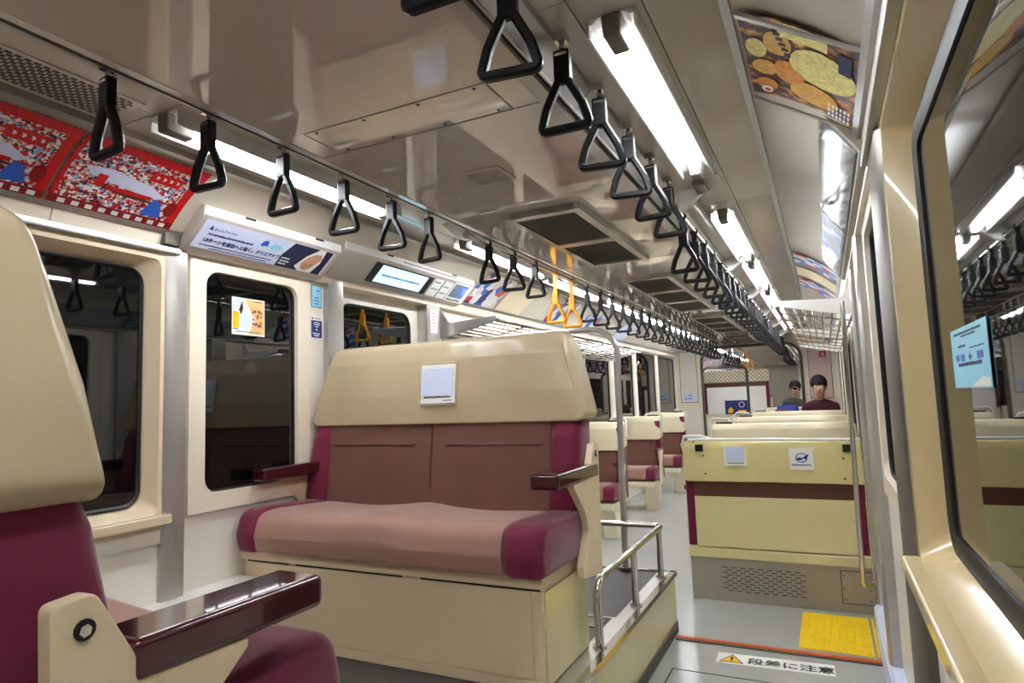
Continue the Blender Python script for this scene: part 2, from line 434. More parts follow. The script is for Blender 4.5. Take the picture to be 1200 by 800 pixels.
# walls built from plates with window holes
def plate_hole(mb, sx, y0, y1, z0, z1, hole, xin, depth, taper=0.0, n=6, r=0.06, rb=None):
    hy0, hy1, hz0, hz1 = hole
    inn = rrect(hy0, hy1, hz0, hz1, r, n)
    bak = rrect(hy0 + taper, hy1 - taper, hz0 + taper, hz1 - taper, rb or max(r - taper * 0.3, 0.02), n)
    cor = [(y0, z0), (y1, z0), (y1, z1), (y0, z1)]
    out = [cor[i // (n + 1)] for i in range(4 * (n + 1))]
    A = [(sx * xin, a, b) for a, b in out]; B = [(sx * xin, a, b) for a, b in inn]; Cc = [(sx * (xin + depth), a, b) for a, b in bak]
    N = len(A); mb.add(A + B, [(i, (i + 1) % N, N + (i + 1) % N, N + i) for i in range(N) if out[i] != out[(i + 1) % N]] + [(i, N + (i + 1) % N, N + i) for i in range(N) if out[i] == out[(i + 1) % N]])
    mb.add(B + Cc, [(i, (i + 1) % N, N + (i + 1) % N, N + i) for i in range(N)])
    # outer returns
    o4 = [(sx * xin, a, b) for a, b in cor] + [(sx * (xin + depth + 0.03), a, b) for a, b in cor]
    mb.add(o4, [(i, (i + 1) % 4, 4 + (i + 1) % 4, 4 + i) for i in range(4)])
    return mb
WN = [0]
def window(sx, hole, xg, parent_label=None, r=0.055, gw=0.014):
    WN[0] += 1
    wr = sroot('window_%d' % WN[0], (sx * xg, (hole[0] + hole[1]) / 2, hole[2]))
    y0, y1, z0, z1 = hole
    o = rrect(y0, y1, z0, z1, r); i = rrect(y0 + gw, y1 - gw, z0 + gw, z1 - gw, max(r - gw, 0.015))
    mb = MB(); N = len(o)
    rings = [[(sx * (xg + 0.008), a, b) for a, b in o], [(sx * (xg - 0.008), a, b) for a, b in o], [(sx * (xg - 0.010), a, b) for a, b in [((p[0] * .6 + q[0] * .4), (p[1] * .6 + q[1] * .4)) for p, q in zip(o, i)]], [(sx * (xg - 0.004), a, b) for a, b in i], [(sx * (xg + 0.004), a, b) for a, b in i]]
    mb.rings(rings, True, False)
    part('gasket', mb, 'rubber', wr)
    mb = MB().prism([(a, b) for a, b in i], 'x', sx * xg, sx * (xg + 0.006)); part('pane', mb, 'glass_night', wr)
    return wr

def side(sx, L):
    nm = 'left' if sx < 0 else 'right'
    wl = sroot('wall_' + nm, (sx * 1.2, 0, 0))
    def bx(x0, x1, *r): return MB().box(min(sx * x0, sx * x1), max(sx * x0, sx * x1), *r)
    part('outer_skin', bx(1.262, 1.29, Y0, Y1, 0.0, 2.2), 'white_wall', wl)
    # bay windows beside the near seats
    b1 = L['bay_end']
    for (ya, yb) in ((-1.45, -0.18), (-0.10, b1)):
        mb = plate_hole(MB(), sx, ya - 0.04 if ya > -1 else Y0, yb + 0.035, 0.80, 1.80, (ya, yb, 0.846, 1.765), 1.15, 0.062, taper=0.032, r=0.03, rb=0.055)
        part('window_surround', mb, 'cream_frp' if sx > 0 else 'cream_frp_pale', wl)
        window(sx, (ya + 0.033, yb - 0.033, 0.88, 1.732), 1.208, r=0.06, gw=0.012 if sx < 0 else 0.034)
        part('window_sill', bx(1.118, 1.162, ya - 0.06, yb + 0.036, 0.812, 0.846), 'cream_frp' if sx > 0 else 'cream_frp_pale', wl, bevel=0.006)
    part('lower_panel', bx(1.168, 1.262, Y0, b1 + 0.04, 0.0, 0.812), 'white_wall', wl)
    part('under_sill_rail', bx(1.155, 1.17, Y0, b1 + 0.04, 0.745, 0.80), 'grey_metal' if sx > 0 else 'white_wall', wl)
    # first post
    p0, p1 = L['post1']
    po = MB(); po.prism([(sx * a, b) for a, b in ((1.262, p0), (1.150, p0), (1.142, p0 + 0.02), (1.142, p1 - 0.03), (1.150, p1 - 0.025), (1.150, p1), (1.262, p1))], 'z', 0.0, 1.83)
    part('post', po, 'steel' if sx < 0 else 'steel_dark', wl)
    # door pocket panel with framed window
    q0, q1 = L['pocket']
    mb = MB(); plate_hole(mb, sx, q0, q1, 0.30 if sx < 0 else 0.0, 1.86, (q0 + 0.03, q1 - 0.10, 0.83, 1.80), 1.185, 0.02, r=0.02)
    part('pocket_panel', mb, 'white_wall', wl)
    fw = (q0 + 0.022, q1 - 0.112, 0.82, 1.812)
    mb = plate_hole(MB(), sx, fw[0], fw[1], fw[2], fw[3], (fw[0] + 0.072, fw[1] - 0.072, 0.888, 1.764), 1.168, 0.034, taper=0.003, r=0.06)
    part('pocket_window_frame', mb, 'cream_wall', wl)
    window(sx, (fw[0] + 0.074, fw[1] - 0.074, 0.89, 1.762), 1.196, r=0.058, gw=0.008)
    # second post
    p0, p1 = L['post2']
    part('post', MB().prism([(sx * a, b) for a, b in ((1.262, p0), (1.152, p0), (1.144, p0 + 0.03), (1.144, p1 - 0.01), (1.152, p1), (1.262, p1))], 'z', 0.0, 1.86), 'steel', wl)
    # door
    d0, d1 = L['door']
    dn = sroot('door_1' if sx < 0 else 'door_2', (sx * 1.235, (d0 + d1) / 2, 0))
    hole = (d0 + 0.075, d1 - 0.09, 1.0, 1.752)
    mb = plate_hole(MB(), sx, d0, d1, 0.0, 1.90, hole, 1.232, 0.018, taper=0.002, r=0.085); part('door_leaf', mb, 'white_wall', dn)
    window(sx, (hole[0] + 0.002, hole[1] - 0.002, 1.002, 1.75), 1.243, r=0.083, gw=0.012)
    part('door_edge', bx(1.222, 1.234, d0, d0 + 0.02, 0.0, 1.9), 'rubber', dn)
    # third post
    p0, p1 = L['post3']
    part('post', MB().prism([(sx * a, b) for a, b in ((1.262, p0), (1.16, p0), (1.152, p0 + 0.02), (1.152, p1), (1.262, p1))], 'z', 0.0, 1.86), 'steel', wl)
    # far wall bays
    wins = L['far']
    for k, (ya, yb, za, zb, mat) in enumerate(wins):
        mb = plate_hole(MB(), sx, ya, yb, 0.0, 1.86, (ya + 0.07, yb - 0.07, za, zb), 1.19, 0.03, taper=0.01, r=0.06); part('window_surround', mb, mat, wl)
        window(sx, (ya + 0.08, yb - 0.08, za + 0.01, zb - 0.01), 1.216, r=0.05)
    return wl
LW = dict(bay_end=1.50, post1=(1.515, 1.605), pocket=(1.61, 2.375), post2=(2.375, 2.485), door=(2.47, 3.27), post3=(3.25, 3.38),
          far=[(3.38, 4.75, 0.80, 1.66, 'cream_wall'), (4.75, 6.12, 0.80, 1.66, 'cream_wall'), (6.12, 7.1, 0.80, 1.66, 'cream_wall'), (7.1, 8.1, 0.7, 1.78, 'white_wall'), (8.1, 9.3, 0.55, 1.80, 'white_wall'), (9.3, 10.6, 0.7, 1.80, 'cream_wall')])
RW = dict(bay_end=1.575, post1=(1.61, 1.90), pocket=(1.98, 2.86), post2=(2.86, 3.0), door=(2.98, 3.64), post3=(3.63, 3.76),
          far=[(3.76, 5.1, 0.80, 1.62, 'cream_wall'), (5.1, 6.5, 0.80, 1.62, 'cream_wall'), (6.5, 7.9, 0.80, 1.62, 'cream_wall'), (7.9, 9.2, 0.55, 1.78, 'white_wall'), (9.2, 10.6, 0.7, 1.78, 'cream_wall')])
wall_l = side(-1, LW)
part('rail_end_cap', MB().prism([(-1.122, 1.818), (-1.118, 1.868), (-1.15, 1.868), (-1.15, 1.818)], 'y', 1.49, 1.555), 'steel_dark', wall_l, bevel=0.006)
wall_r = side(1, RW)
part('filler_strip', MB().box(1.172, 1.262, 1.90, 1.98, 0.0, 1.86), 'steel_dark', wall_r)
# heater case along the left wall and the door sill block on the right
part('heater_case', MB().box(-1.19, -0.99, 0.75, 1.885, ZP, 0.542), 'white_metal', wall_l, bevel=0.004)
part('sill_block', MB().prism(rpoly([(1.135, 0.0), (1.135, 0.14), (1.15, 0.155), (1.23, 0.155), (1.23, 0.0)], 0.004), 'y', 2.2, 3.65), 'lav_print', wall_r)

# back wall behind the camera
bw = struct('wall_back', MB().box(-1.29, 1.29, Y0 - 0.05, Y0, 0.0, 2.2), 'white_wall')
part('door_panel', MB().box(-0.45, 0.45, Y0, Y0 + 0.03, 0.3, 1.95), 'cream_wall', bw)

# end partition with the wide gangway
en = sroot('wall_end', (0, Y1, 0))
GX0, GX1, GZ = -0.77, 0.70, 1.945
op = [(GX0, 0.0)] + [(GX0, 1.72)]
for k in range(7):
    a = math.radians(180 - 90 * k / 6); op.append((GX0 + 0.22 + 0.22 * math.cos(a), GZ - 0.22 + 0.22 * math.sin(a)))
for k in range(7):
    a = math.radians(90 - 90 * k / 6); op.append((GX1 - 0.22 + 0.22 * math.cos(a), GZ - 0.22 + 0.22 * math.sin(a)))
op += [(GX1, 0.0)]
poly = [(-1.29, 0.0), (-1.29, 2.2), (1.29, 2.2), (1.29, 0.0)] + op[::-1]
part('partition', MB().prism(poly, 'y', Y1, Y1 + 0.08), 'cream_wall', en)
rim = []
fr = MB().tube([(x, Y1 - 0.005, z) for x, z in op], 0.022, 8); part('gangway_frame', fr, 'steel_dark', en)
for (x0, x1, mt) in ((-1.12, -0.86, 'white_wall'), (0.80, 1.10, 'pink_print')):
    part('locker_door', MB().box(x0, x1, Y1 - 0.012, Y1, 1.09, 1.90), mt, en, bevel=0.004)
    g = MB()
    for q in ((x0 - .008, x0, 1.082, 1.908), (x1, x1 + .008, 1.082, 1.908), (x0, x1, 1.082, 1.09), (x0, x1, 1.90, 1.908)): g.box(q[0], q[1], Y1 - 0.006, Y1, q[2], q[3])
    part('locker_frame', g, 'steel_dark', en)
part('locker_door', MB().box(-1.12, -0.86, Y1 - 0.012, Y1, 0.2, 0.95), 'white_wall', en, bevel=0.004)
# the next car beyond
n2 = sroot('wall_beyond', (0, 14, 0))
part('side_wall', MB().box(-1.29, -1.22, Y1 + 0.08, 18, 0, 2.2), 'cream_wall', n2)
part('side_wall', MB().box(1.22, 1.29, Y1 + 0.08, 18, 0, 2.2), 'cream_wall', n2)
part('end_wall', MB().box(-1.29, 1.29, 18, 18.06, 0, 2.2), 'white_wall', n2)
part('end_door', MB().box(-0.4, 0.4, 17.97, 18.0, 0, 1.9), 'grey_metal', n2)
part('ceiling_sheet', MB().box(-1.29, 1.29, Y1 + 0.08, 18, 2.02, 2.06), 'ceiling_side', n2)
part('ceiling_duct', MB().box(-0.16, 0.16, 11.2, 17.5, 1.98, 2.02), 'grey_metal', n2)
for yy in (11.2, 12.9, 14.6, 16.2):
    part('window_panel', MB().box(-1.222, -1.205, yy, yy + 1.3, 0.85, 1.65), 'glass_night', n2)
    part('window_panel', MB().box(1.205, 1.222, yy, yy + 1.3, 0.85, 1.65), 'glass_night', n2)
for s in (-1, 1):
    part('ad_strip', MB().prism([(s * 0.9, 2.01), (s * 1.2, 1.80), (s * 1.2, 1.79), (s * 0.89, 2.0)], 'y', 11, 17.5), 'collage_blue', n2)
    part('strap_pipe', MB().tube([(s * 0.48, 10.9, 1.95), (s * 0.48, 17.5, 1.95)], 0.014, 8), 'steel', n2)

# ------------------------------------------------------------------ fluorescent lamps
def lamp(x, y0, y1, label, z=ZS):
    t = thing('fluorescent_lamp', label, 'lamp', (x, (y0 + y1) / 2, z), 'fluorescent ceiling lamps')
    hw = 0.056
    r = MB().prism([(x - hw, z - 0.014), (x - hw + 0.012, z - 0.014), (x - 0.03, z - 0.002), (x + 0.03, z - 0.002), (x + hw - 0.012, z - 0.014), (x + hw, z - 0.014), (x + hw, z), (x - hw, z)], 'y', y0, y1)
    part('reflector', r, 'lamp_white', t)
    for s in (-1, 1):
        part('shade_lip', MB().box(x + s * hw - 0.003, x + s * hw + 0.003, y0, y1, z - 0.044, z), 'white_metal', t)  # lips deepened to shade the ceiling strips and upper cove from the tube
    part('tube', MB().tube([(x, y0 + 0.07, z - 0.034), (x, y1 - 0.07, z - 0.034)], 0.0155, 12), 'tube_light', t)
    for a, b in ((y0 - 0.005, y0 + 0.085), (y1 - 0.07, y1)):
        part('end_cap', MB().prism([(x - 0.024, z), (x + 0.024, z), (x + 0.02, z - 0.056), (x - 0.02, z - 0.056)], 'y', a, b), 'grey_plastic', t, bevel=0.006)
    return t
LY = [(-0.55, 0.55), (1.16, 2.24), (2.86, 3.96), (4.06, 5.16), (5.26, 6.36), (6.46, 7.56), (7.66, 8.76), (8.86, 9.96)]
RY = [(-0.55, 0.55), (1.34, 2.44), (3.08, 4.20), (4.36, 5.48), (5.68, 6.78), (7.0, 8.1), (8.3, 9.4)]
for i, (a, b) in enumerate(LY): lamp(-0.665, a, b, 'white fluorescent tube lamp in the left ceiling row, %s from the camera end' % ORD[i])
for i, (a, b) in enumerate(RY): lamp(0.625, a, b, 'white fluorescent tube lamp in the right ceiling row, %s from the camera end' % ORD[i])
for i, yy in enumerate((11.4, 13.2, 15.2)):
    for s, nm in ((-1, 'left'), (1, 'right')):
        lamp(s * 0.64, yy, yy + 1.2, 'fluorescent lamp beyond the gangway, %s side, %s along' % (nm, ORD[i]), 2.02)

# lamp cover brackets between the right lamps and strap pipe brackets
def pipe_bracket(sx, y, label):
    t = thing('pipe_bracket', label, 'bracket', (sx * 0.55, y, ZS), 'strap pipe brackets')
    x0, x1 = sx * 0.62, sx * 0.455
    pr = [(x0, ZS), (sx * 0.50, ZS), (x1, ZS - 0.065), (sx * 0.48, ZS - 0.092), (sx * 0.52, ZS - 0.085)]
    part('arm', MB().prism(pr, 'y', y - 0.02, y + 0.02), 'white_metal', t, bevel=0.004)
    part('collar', MB().tube([(sx * PIPEX, y - 0.03, PIPEZ), (sx * PIPEX, y + 0.03, PIPEZ)], 0.02, 12), 'chrome', t)
PIPEX, PIPEZ = 0.478, 2.0
for sx, nm, ys_ in ((-1, 'left', (2.6, 4.0, 5.4, 6.8, 8.2, 9.6)), (1, 'right', (2.72, 4.24, 5.58, 6.9, 8.2, 9.6))):
    pp = thing('strap_pipe', 'long steel pipe carrying the far strap handles, %s row' % nm, 'pipe', (sx * PIPEX, 2.6, PIPEZ))
    part('pipe', MB().tube([(sx * PIPEX, ys_[0] - 0.02, PIPEZ), (sx * PIPEX, Y1 - 0.05, PIPEZ)], 0.013, 12), 'chrome', pp)
    for i, yy in enumerate(ys_): pipe_bracket(sx, yy, 'angled white bracket holding the %s strap pipe, %s from the camera' % (nm, ORD[i]))

# ------------------------------------------------------------------ strap handles
def make_strap(drop, colr, clip=True):
    """local origin at the mounting point, hangs down 'drop' to the bottom of the ring"""
    t = thing('hanging_strap', 'x', 'strap handle', (0, 0, 0))
    zb = -drop
    body = 'black_strap' if colr == 'black' else 'yellow_strap'
    if clip:
        c = MB().box(-0.014, 0.014, -0.016, 0.016, -0.018, 0.004); c.tube([(0, 0, -0.018), (0, 0, -0.034)], 0.007, 8); c.tube([(-0.012, 0.012, -0.034), (0.012, 0.012, -0.034), (0.012, -0.012, -0.05), (-0.012, -0.012, -0.05)], 0.0045, 6, closed=True)
        part('clip', c, 'chrome', t)
    else:
        c = MB()
        pts = [(0.0165 * math.sin(2 * math.pi * k / 12), 0, -0.002 + 0.0165 * math.cos(2 * math.pi * k / 12)) for k in range(12)]
        c.tube(pts, 0.004, 6, closed=True); part('loop', c, body if colr != 'black' else 'black_strap', t)
    top = zb + 0.125
    b0 = -0.036 if clip else -0.012
    w = 0.012
    if top + 0.07 < b0 - 0.004:
        part('belt', MB().box(-w, w, -0.004, 0.004, top + 0.06, b0), body, t)
    part('sleeve', MB().box(-0.020, 0.020, -0.013, 0.013, top - 0.006, min(top + 0.076, b0 - 0.002)), body, t, bevel=0.005)
    ring = rpoly([(-0.060, zb + 0.008, 0.012), (0.060, zb + 0.008, 0.012), (0.044, zb + 0.062, 0.06), (0.011, top, 0.012), (-0.011, top, 0.012), (-0.044, zb + 0.062, 0.06)], 0.012, 5)
    r = MB(); n = len(ring); rings = []
    pv = [Vector((p[0], 0, p[1])) for p in ring]
    for i in range(n):
        a, b = pv[i - 1], pv[(i + 1) % n]; tg = (b - a).normalized(); nrm = Vector((tg.z, 0, -tg.x)); yv = Vector((0, 1, 0))
        rings.append([pv[i] + nrm * (0.0098 * ca) + yv * (0.0115 * sa) for ca, sa in ((1, .5), (.5, 1), (-.5, 1), (-1, .5), (-1, -.5), (-.5, -1), (.5, -1), (1, -.5))])
    rings.append(rings[0]); r.rings(rings, True, False)
    part('ring', r, body, t)
    return t
protoA = make_strap(0.235, 'black', True)
protoB = make_strap(0.20, 'black', False)
protoC = make_strap(0.322, 'yellow', False)
protoD = make_strap(0.255, 'black', False)
firstA = [True]; used = {}
def place_strap(proto, loc, rz, label, group):
    if proto.name not in used:
        used[proto.name] = 1; proto.location = loc; proto.rotation_euler = (0, 0, rz); proto['label'] = label; proto['group'] = group
    else: dup(proto, loc, rz, label, group)
rnd = random.Random(3)
cnt = 0
def lab(i, nm, colr='black'):
    if i < 36: return '%s triangular strap handle in the %s row, %s from the camera' % (colr, nm, ORD[i])
    return 'tiny black strap handle far down the %s row towards the gangway' % nm
k = 0
for y in (0.905, 1.185, 1.462, 1.748, 2.03, 2.30):
    place_strap(protoA, (-0.507, y, 2.055), rnd.uniform(-0.18, 0.18), lab(k, 'left'), 'left row of strap handles'); k += 1
for y in (2.80, 3.08, 3.37):
    place_strap(protoB, (-PIPEX, y, PIPEZ), rnd.uniform(-0.2, 0.2), lab(k, 'left'), 'left row of strap handles'); k += 1
for j, y in enumerate((3.68, 3.965)):
    place_strap(protoC, (-PIPEX, y, PIPEZ), rnd.uniform(-0.12, 0.12), 'yellow triangular strap handle, %s one of the pair in the left row' % ('nearer' if j == 0 else 'farther'), 'yellow strap handles'); k += 1
y = 4.28
while y < 10.3:
    place_strap(protoD, (-PIPEX, y, PIPEZ), rnd.uniform(-0.25, 0.25), lab(k, 'left'), 'left row of strap handles'); k += 1; y += 0.30
k = 0
for y in (0.80, 1.055, 1.345, 1.62, 1.905, 2.19, 2.47):
    place_strap(protoA, (0.502, y, 2.055), rnd.uniform(-0.12, 0.2), lab(k, 'right'), 'right row of strap handles'); k += 1
y = 2.86
while y < 10.3:
    place_strap(protoD, (PIPEX, y, PIPEZ), rnd.uniform(-0.25, 0.25), lab(k, 'right'), 'right row of strap handles'); k += 1; y += 0.285
for j, y in enumerate((11.3, 11.7, 12.1, 12.5, 12.9, 13.3)):
    for s, nm in ((-1, 'left'), (1, 'right')):
        place_strap(protoD, (s * 0.48, y, 1.95), rnd.uniform(-0.2, 0.2), 'tiny black strap handle beyond the gangway, %s row, %s from the gangway' % (nm, ORD[j]), 'strap handles beyond the gangway')
for j, y in enumerate((11.5, 12.3)):
    place_strap(protoC, (-0.2, y, 1.97), 0.1, 'yellow strap handle beyond the gangway, %s one' % ('nearer' if j == 0 else 'farther'), 'yellow strap handles')

# ------------------------------------------------------------------ ceiling air conditioning
def ac_unit(y0, y1, label, nslot=2):
    t = thing('air_conditioner_grille', label, 'air vent', (0, (y0 + y1) / 2, ZC), 'ceiling air conditioner grilles')
    x = 0.168; z0, z1 = ZC - 0.028, ZC
    L = (y1 - y0); m_ = 0.045; gap = 0.06; cell = (L - 2 * m_ - gap * (nslot - 1)) / nslot
    f = MB()
    f.box(-x, -x + 0.035, y0, y1, z0, z1); f.box(x - 0.035, x, y0, y1, z0, z1)
    f.box(-x + 0.035, x - 0.035, y0, y0 + m_, z0, z1); f.box(-x + 0.035, x - 0.035, y1 - m_, y1, z0, z1)
    for k in range(nslot - 1):
        a = y0 + m_ + cell * (k + 1) + gap * k; f.box(-x + 0.035, x - 0.035, a, a + gap, z0, z1)
    part('frame', f, 'ceiling_side', t)
    for k in range(nslot):
        a = y0 + m_ + (cell + gap) * k
        g = part('grille', MB().box(-x + 0.035, x - 0.035, a, a + cell, z0 + 0.012, z1 - 0.004), 'dark_slot', t)
        s = MB(); n = 22
        for q in range(n):
            xx = -x + 0.04 + (2 * x - 0.08) * q / (n - 1); s.box(xx - 0.0018, xx + 0.0018, a, a + cell, z0 + 0.004, z0 + 0.012)
        stuff(part('slats', s, 'steel_dark', g))
for i, (a, b) in enumerate(((2.36, 3.50), (4.06, 5.9), (6.5, 8.3), (8.8, 10.2))):
    ac_unit(a, b, 'dark slatted air conditioner grille in the ceiling, %s from the camera' % ORD[i], 2 if i == 0 else 3)
t = thing('ceiling_vent', 'small beige perforated vent ahead of the dark ceiling grilles', 'air vent', (0, 1.91, ZC))
part('plate', MB().box(-0.075, 0.075, 1.84, 1.98, ZC - 0.008, ZC), 'ceiling_side', t, bevel=0.003)
s = MB()
for i in range(14):
    for j in range(10): s.box(-0.062 + i * 0.0092, -0.062 + i * 0.0092 + 0.0045, 1.853 + j * 0.0122, 1.853 + j * 0.0122 + 0.006, ZC - 0.0086, ZC - 0.008)
stuff(part('perforation', s, 'mat_dark', t))
t = thing('ceiling_vent', 'dark slotted air outlet above the red posters', 'air vent', (-0.745, 0.85, ZS))
part('plate', MB().box(-0.84, -0.655, 0.62, 1.10, ZS - 0.004, ZS), 'ceiling_side', t)
s = MB()
for i in range(11):
    for j in range(20):
        y = 0.66 + j * 0.021; x = -0.825 + i * 0.0145
        s.box(x, x + 0.010, y + (0.01 if i % 2 else 0), y + 0.014 + (0.01 if i % 2 else 0), ZS - 0.005, ZS - 0.0038)
stuff(part('slots', s, 'black', t))
# plates between the right lamps
for i, y in enumerate((1.0, 2.76)):
    t = thing('ceiling_plate', 'olive beige blank cover plate %s' % ('before the nearest right lamp' if i == 0 else 'between the first and second right lamps'), 'cover plate', (0.625, y, ZS))
    part('plate', MB().box(0.565, 0.685, y - 0.20, y + 0.20, ZS - 0.006, ZS), 'ceiling_side', t, bevel=0.002)
    part('lens', MB().box(0.575, 0.625, y - 0.18, y - 0.05, ZS - 0.03, ZS - 0.006), 'grey_plastic', t, bevel=0.008)

# ------------------------------------------------------------------ facing box seats on the platform
def box_seat(label, ws, ad=0.0, cd_=0.0):
    """two-person seat, local: faces -y, cushion front at y=0, floor of the platform z=0, centre x=0"""
    t = thing('box_seat', label, 'seat', (0, 0, 0), 'facing seats on the platform')
    bs = part('base_box', MB().box(-0.66, 0.66, 0.062, 0.47, 0.0, 0.315), 'cream_paint', t, bevel=0.003)
    part('front_panel', MB().box(-0.61, 0.625, 0.056, 0.062, 0.035, 0.305), 'cream_paint', bs, bevel=0.002)
    part('toe_rail', MB().box(-0.655, 0.655, 0.052, 0.062, 0.0, 0.03), 'cream_paint', bs)
    part('side_plate', MB().box(0.66, 0.666, 0.075, 0.46, 0.01, 0.30), 'cream_gloss', bs)
    g = MB()
    for a, b in ((-0.64, -0.42), (-0.38, 0.12), (0.2, 0.655)): g.box(a, b, 0.0585, 0.062, 0.306, 0.3125)
    part('shadow_gap', g, 'dark_slot', bs)
    part('seat_rail', MB().box(-0.668, 0.668, 0.05, 0.50, 0.314, 0.356), 'cream_paint', t, bevel=0.003)
    def hump(x, y, z):
        if z < 0.42: return 0.0
        return 0.012 * math.exp(-((x) / 0.10) ** 2) - 0.008 * (math.exp(-((x - 0.3) / 0.14) ** 2) + math.exp(-((x + 0.3) / 0.14) ** 2))
    prof = rpoly([(0.010, 0.352, 0.03), (-0.004, 0.42, 0.05), (0.02, 0.505, 0.07), (0.12, 0.512, 0.1), (0.46, 0.492, 0.03), (0.46, 0.352, 0.01)], 0.02, 6)
    cu = part('cushion', puffy(MB(), prof, -0.542, 0.548, 0.006, 22, dz=hump), 'plush_tan', t)
    lim = {ws: 0.652, -ws: 0.690}
    for s, a, b in ((-1, -lim[-1], -0.540), (1, 0.546, lim[1])):
        pf2 = rpoly([(0.006, 0.350, 0.03), (-0.010, 0.42, 0.05), (0.014, 0.512, 0.07), (0.12, 0.520, 0.1), (0.46, 0.500, 0.03), (0.46, 0.350, 0.01)], 0.02, 6)
        part('cushion_bolster', puffy(MB(), pf2, a, b, 0.035, 4), 'plush_maroon', t)
    # backrest
    def bend(x, y, z): return 0.012 * math.exp(-(x / 0.08) ** 2) * (1 if y < 0.5 else 0)
    bp = rpoly([(0.412, 0.47, 0.02), (0.435, 0.70, 0.2), (0.500, 1.16, 0.04), (0.60, 1.165, 0.03), (0.560, 0.47, 0.02)], 0.03, 6)
    bk = part('backrest', puffy(MB(), bp, -0.548, 0.552, 0.006, 22, dy=bend), 'plush_brown', t)
    g = MB()
    for a, b in ((-0.52, -0.08), (0.08, 0.52)):
        g.tube([(a, 0.441, 0.742), ((a + b) / 2, 0.441, 0.742), (b, 0.441, 0.742)], 0.0045, 6)
    g.tube([(0.0, 0.434, 0.56), (0.0, 0.443, 0.66), (0.0, 0.455, 0.76), (0.0, 0.466, 0.84)], 0.004, 6)
    part('back_seam', g, 'brown_band', bk)
    for s, a, b in ((-1, -min(0.668, lim[-1]), -0.546), (1, 0.550, min(0.668, lim[1]))):
        pb = rpoly([(0.385, 0.47, 0.03), (0.396, 0.60, 0.2), (0.428, 0.775, 0.05), (0.466, 0.85, 0.05), (0.486, 0.975, 0.03), (0.59, 0.975, 0.03), (0.565, 0.47, 0.03)], 0.03, 6)
        part('back_bolster', puffy(MB(), pb, a, b, 0.04, 4), 'plush_maroon', t)
    # vinyl head cover draped over the top
    def tap(x, z): return x * (1 - 0.13 * max(0, (z - 0.83) / 0.37) ** 1.3)
    def wob(x, y, z): return 0.004 * math.sin(13 * x + 9 * z) + 0.003 * math.sin(31 * x - 14 * z)
    hc = rpoly([(0.440, 0.828 - cd_, 0.008), (0.447, 0.95, 0.1), (0.468, 1.10, 0.08), (0.492, 1.186, 0.05), (0.60, 1.192, 0.05), (0.63, 1.08, 0.1), (0.615, 0.828 - cd_, 0.008)], 0.03, 7)
    cv = part('head_cover', puffy(MB(), hc, -(lim[-1] + 0.008), lim[1] + 0.008, 0.045, 26, dy=wob, taper=tap), 'vinyl', t)
    pipe = [(tap(0.672, z), y, z) for y, z in ((0.447, 0.83), (0.449, 0.92), (0.455, 1.0), (0.462, 1.08), (0.475, 1.14))]
    part('piping', MB().tube(pipe, 0.0035, 6), 'vinyl', cv)
    # arms and brackets
    for s in (-1, 1):
        x0, x1 = (lim[s] - 0.072, lim[s]); xb = lim[s]; xo = xb + (0.028 if s == -ws else 0.012)
        x1 = xo + 0.004 if s == -ws else x1
        ar = MB().box(min(s * x0, s * x1), max(s * x0, s * x1), 0.085, 0.418 if ad else 0.50, 0.618 + ad, 0.672 + ad)
        part('armrest', ar, 'arm_maroon', t, bevel=0.012, seg=3)
        pr = rpoly([(0.515, 0.74, 0.012), (0.465, 0.745, 0.02), (0.395, 0.622, 0.02), (0.24, 0.618, 0.004), (0.24, 0.605, 0.004), (0.345, 0.505, 0.04), (0.372, 0.44, 0.04), (0.30, 0.33, 0.02), (0.30, 0.29, 0.005), (0.50, 0.26, 0.01)], 0.01, 4)
        pr = [(a, b + ad * min(1, max(0, (b - 0.33) / 0.25))) for a, b in pr]
        br = part('side_bracket', MB().prism(pr, 'x', s * xb, s * xo), 'cream_paint', t, bevel=0.004)
        part('bolt', MB().tube([(s * (xo - 0.001), 0.478, 0.705 + ad), (s * (xo + 0.0025), 0.478, 0.705 + ad)], 0.0125, 14), 'black', br)
        part('bolt_head', MB().tube([(s * (xo + 0.002), 0.4785, 0.7045 + ad), (s * (xo + 0.0045), 0.4785, 0.7045 + ad)], 0.0075, 6), 'chrome', br)
    return t
SX = -0.515
far_seat = box_seat('maroon and brown two-person seat facing the camera with picture sticker on its cream cover', -1)
near_seat = box_seat('nearest maroon seat at the left edge, cream cover, glossy arm, facing away', 1, -0.042, 0.025)
near_seat.location = (SX, 0.945, ZP - 0.0); near_seat.rotation_euler = (0, 0, math.pi)
far_seat.location = (SX, 1.84, ZP)
# sticker pocket on the facing cover
def sticker(name, label, o, r, u, wd, ht, cap=True):
    o, r, u = Vector(o), Vector(r).normalized(), Vector(u).normalized()
    t = thing(name, label, 'sticker', tuple(o + r * wd / 2))
    part('card', MB().slab(o, r, u, wd, ht, 0.0015), 'white_print', t)
    return t
rr, uu = Vector((1, 0, 0)), Vector((0, 0.125, 1)).normalized()
st = sticker('picture_sticker', 'square white picture sticker in a clear pocket on the cream seat cover', (-0.555, 2.274, 1.205), rr, uu, 0.170, 0.165)
part('pocket_rim', MB().tube([(-0.562, 2.271, 1.199), (-0.379, 2.271, 1.199), (-0.379, 2.294, 1.376), (-0.562, 2.294, 1.376)], 0.0022, 6, closed=True), 'vinyl_pale', st)
part('tint_patch', MB().slab((-0.548, 2.2745, 1.235), rr, uu, 0.152, 0.118, 0.002), 'lav_print', st)
dashes('caption', 'black_print', st, (-0.555, 2.2725, 1.205), rr, uu, 0.17, [(0.022, 0.008, 0.02, 0.155), (0.009, 0.004, 0.11, 0.16)], 2)

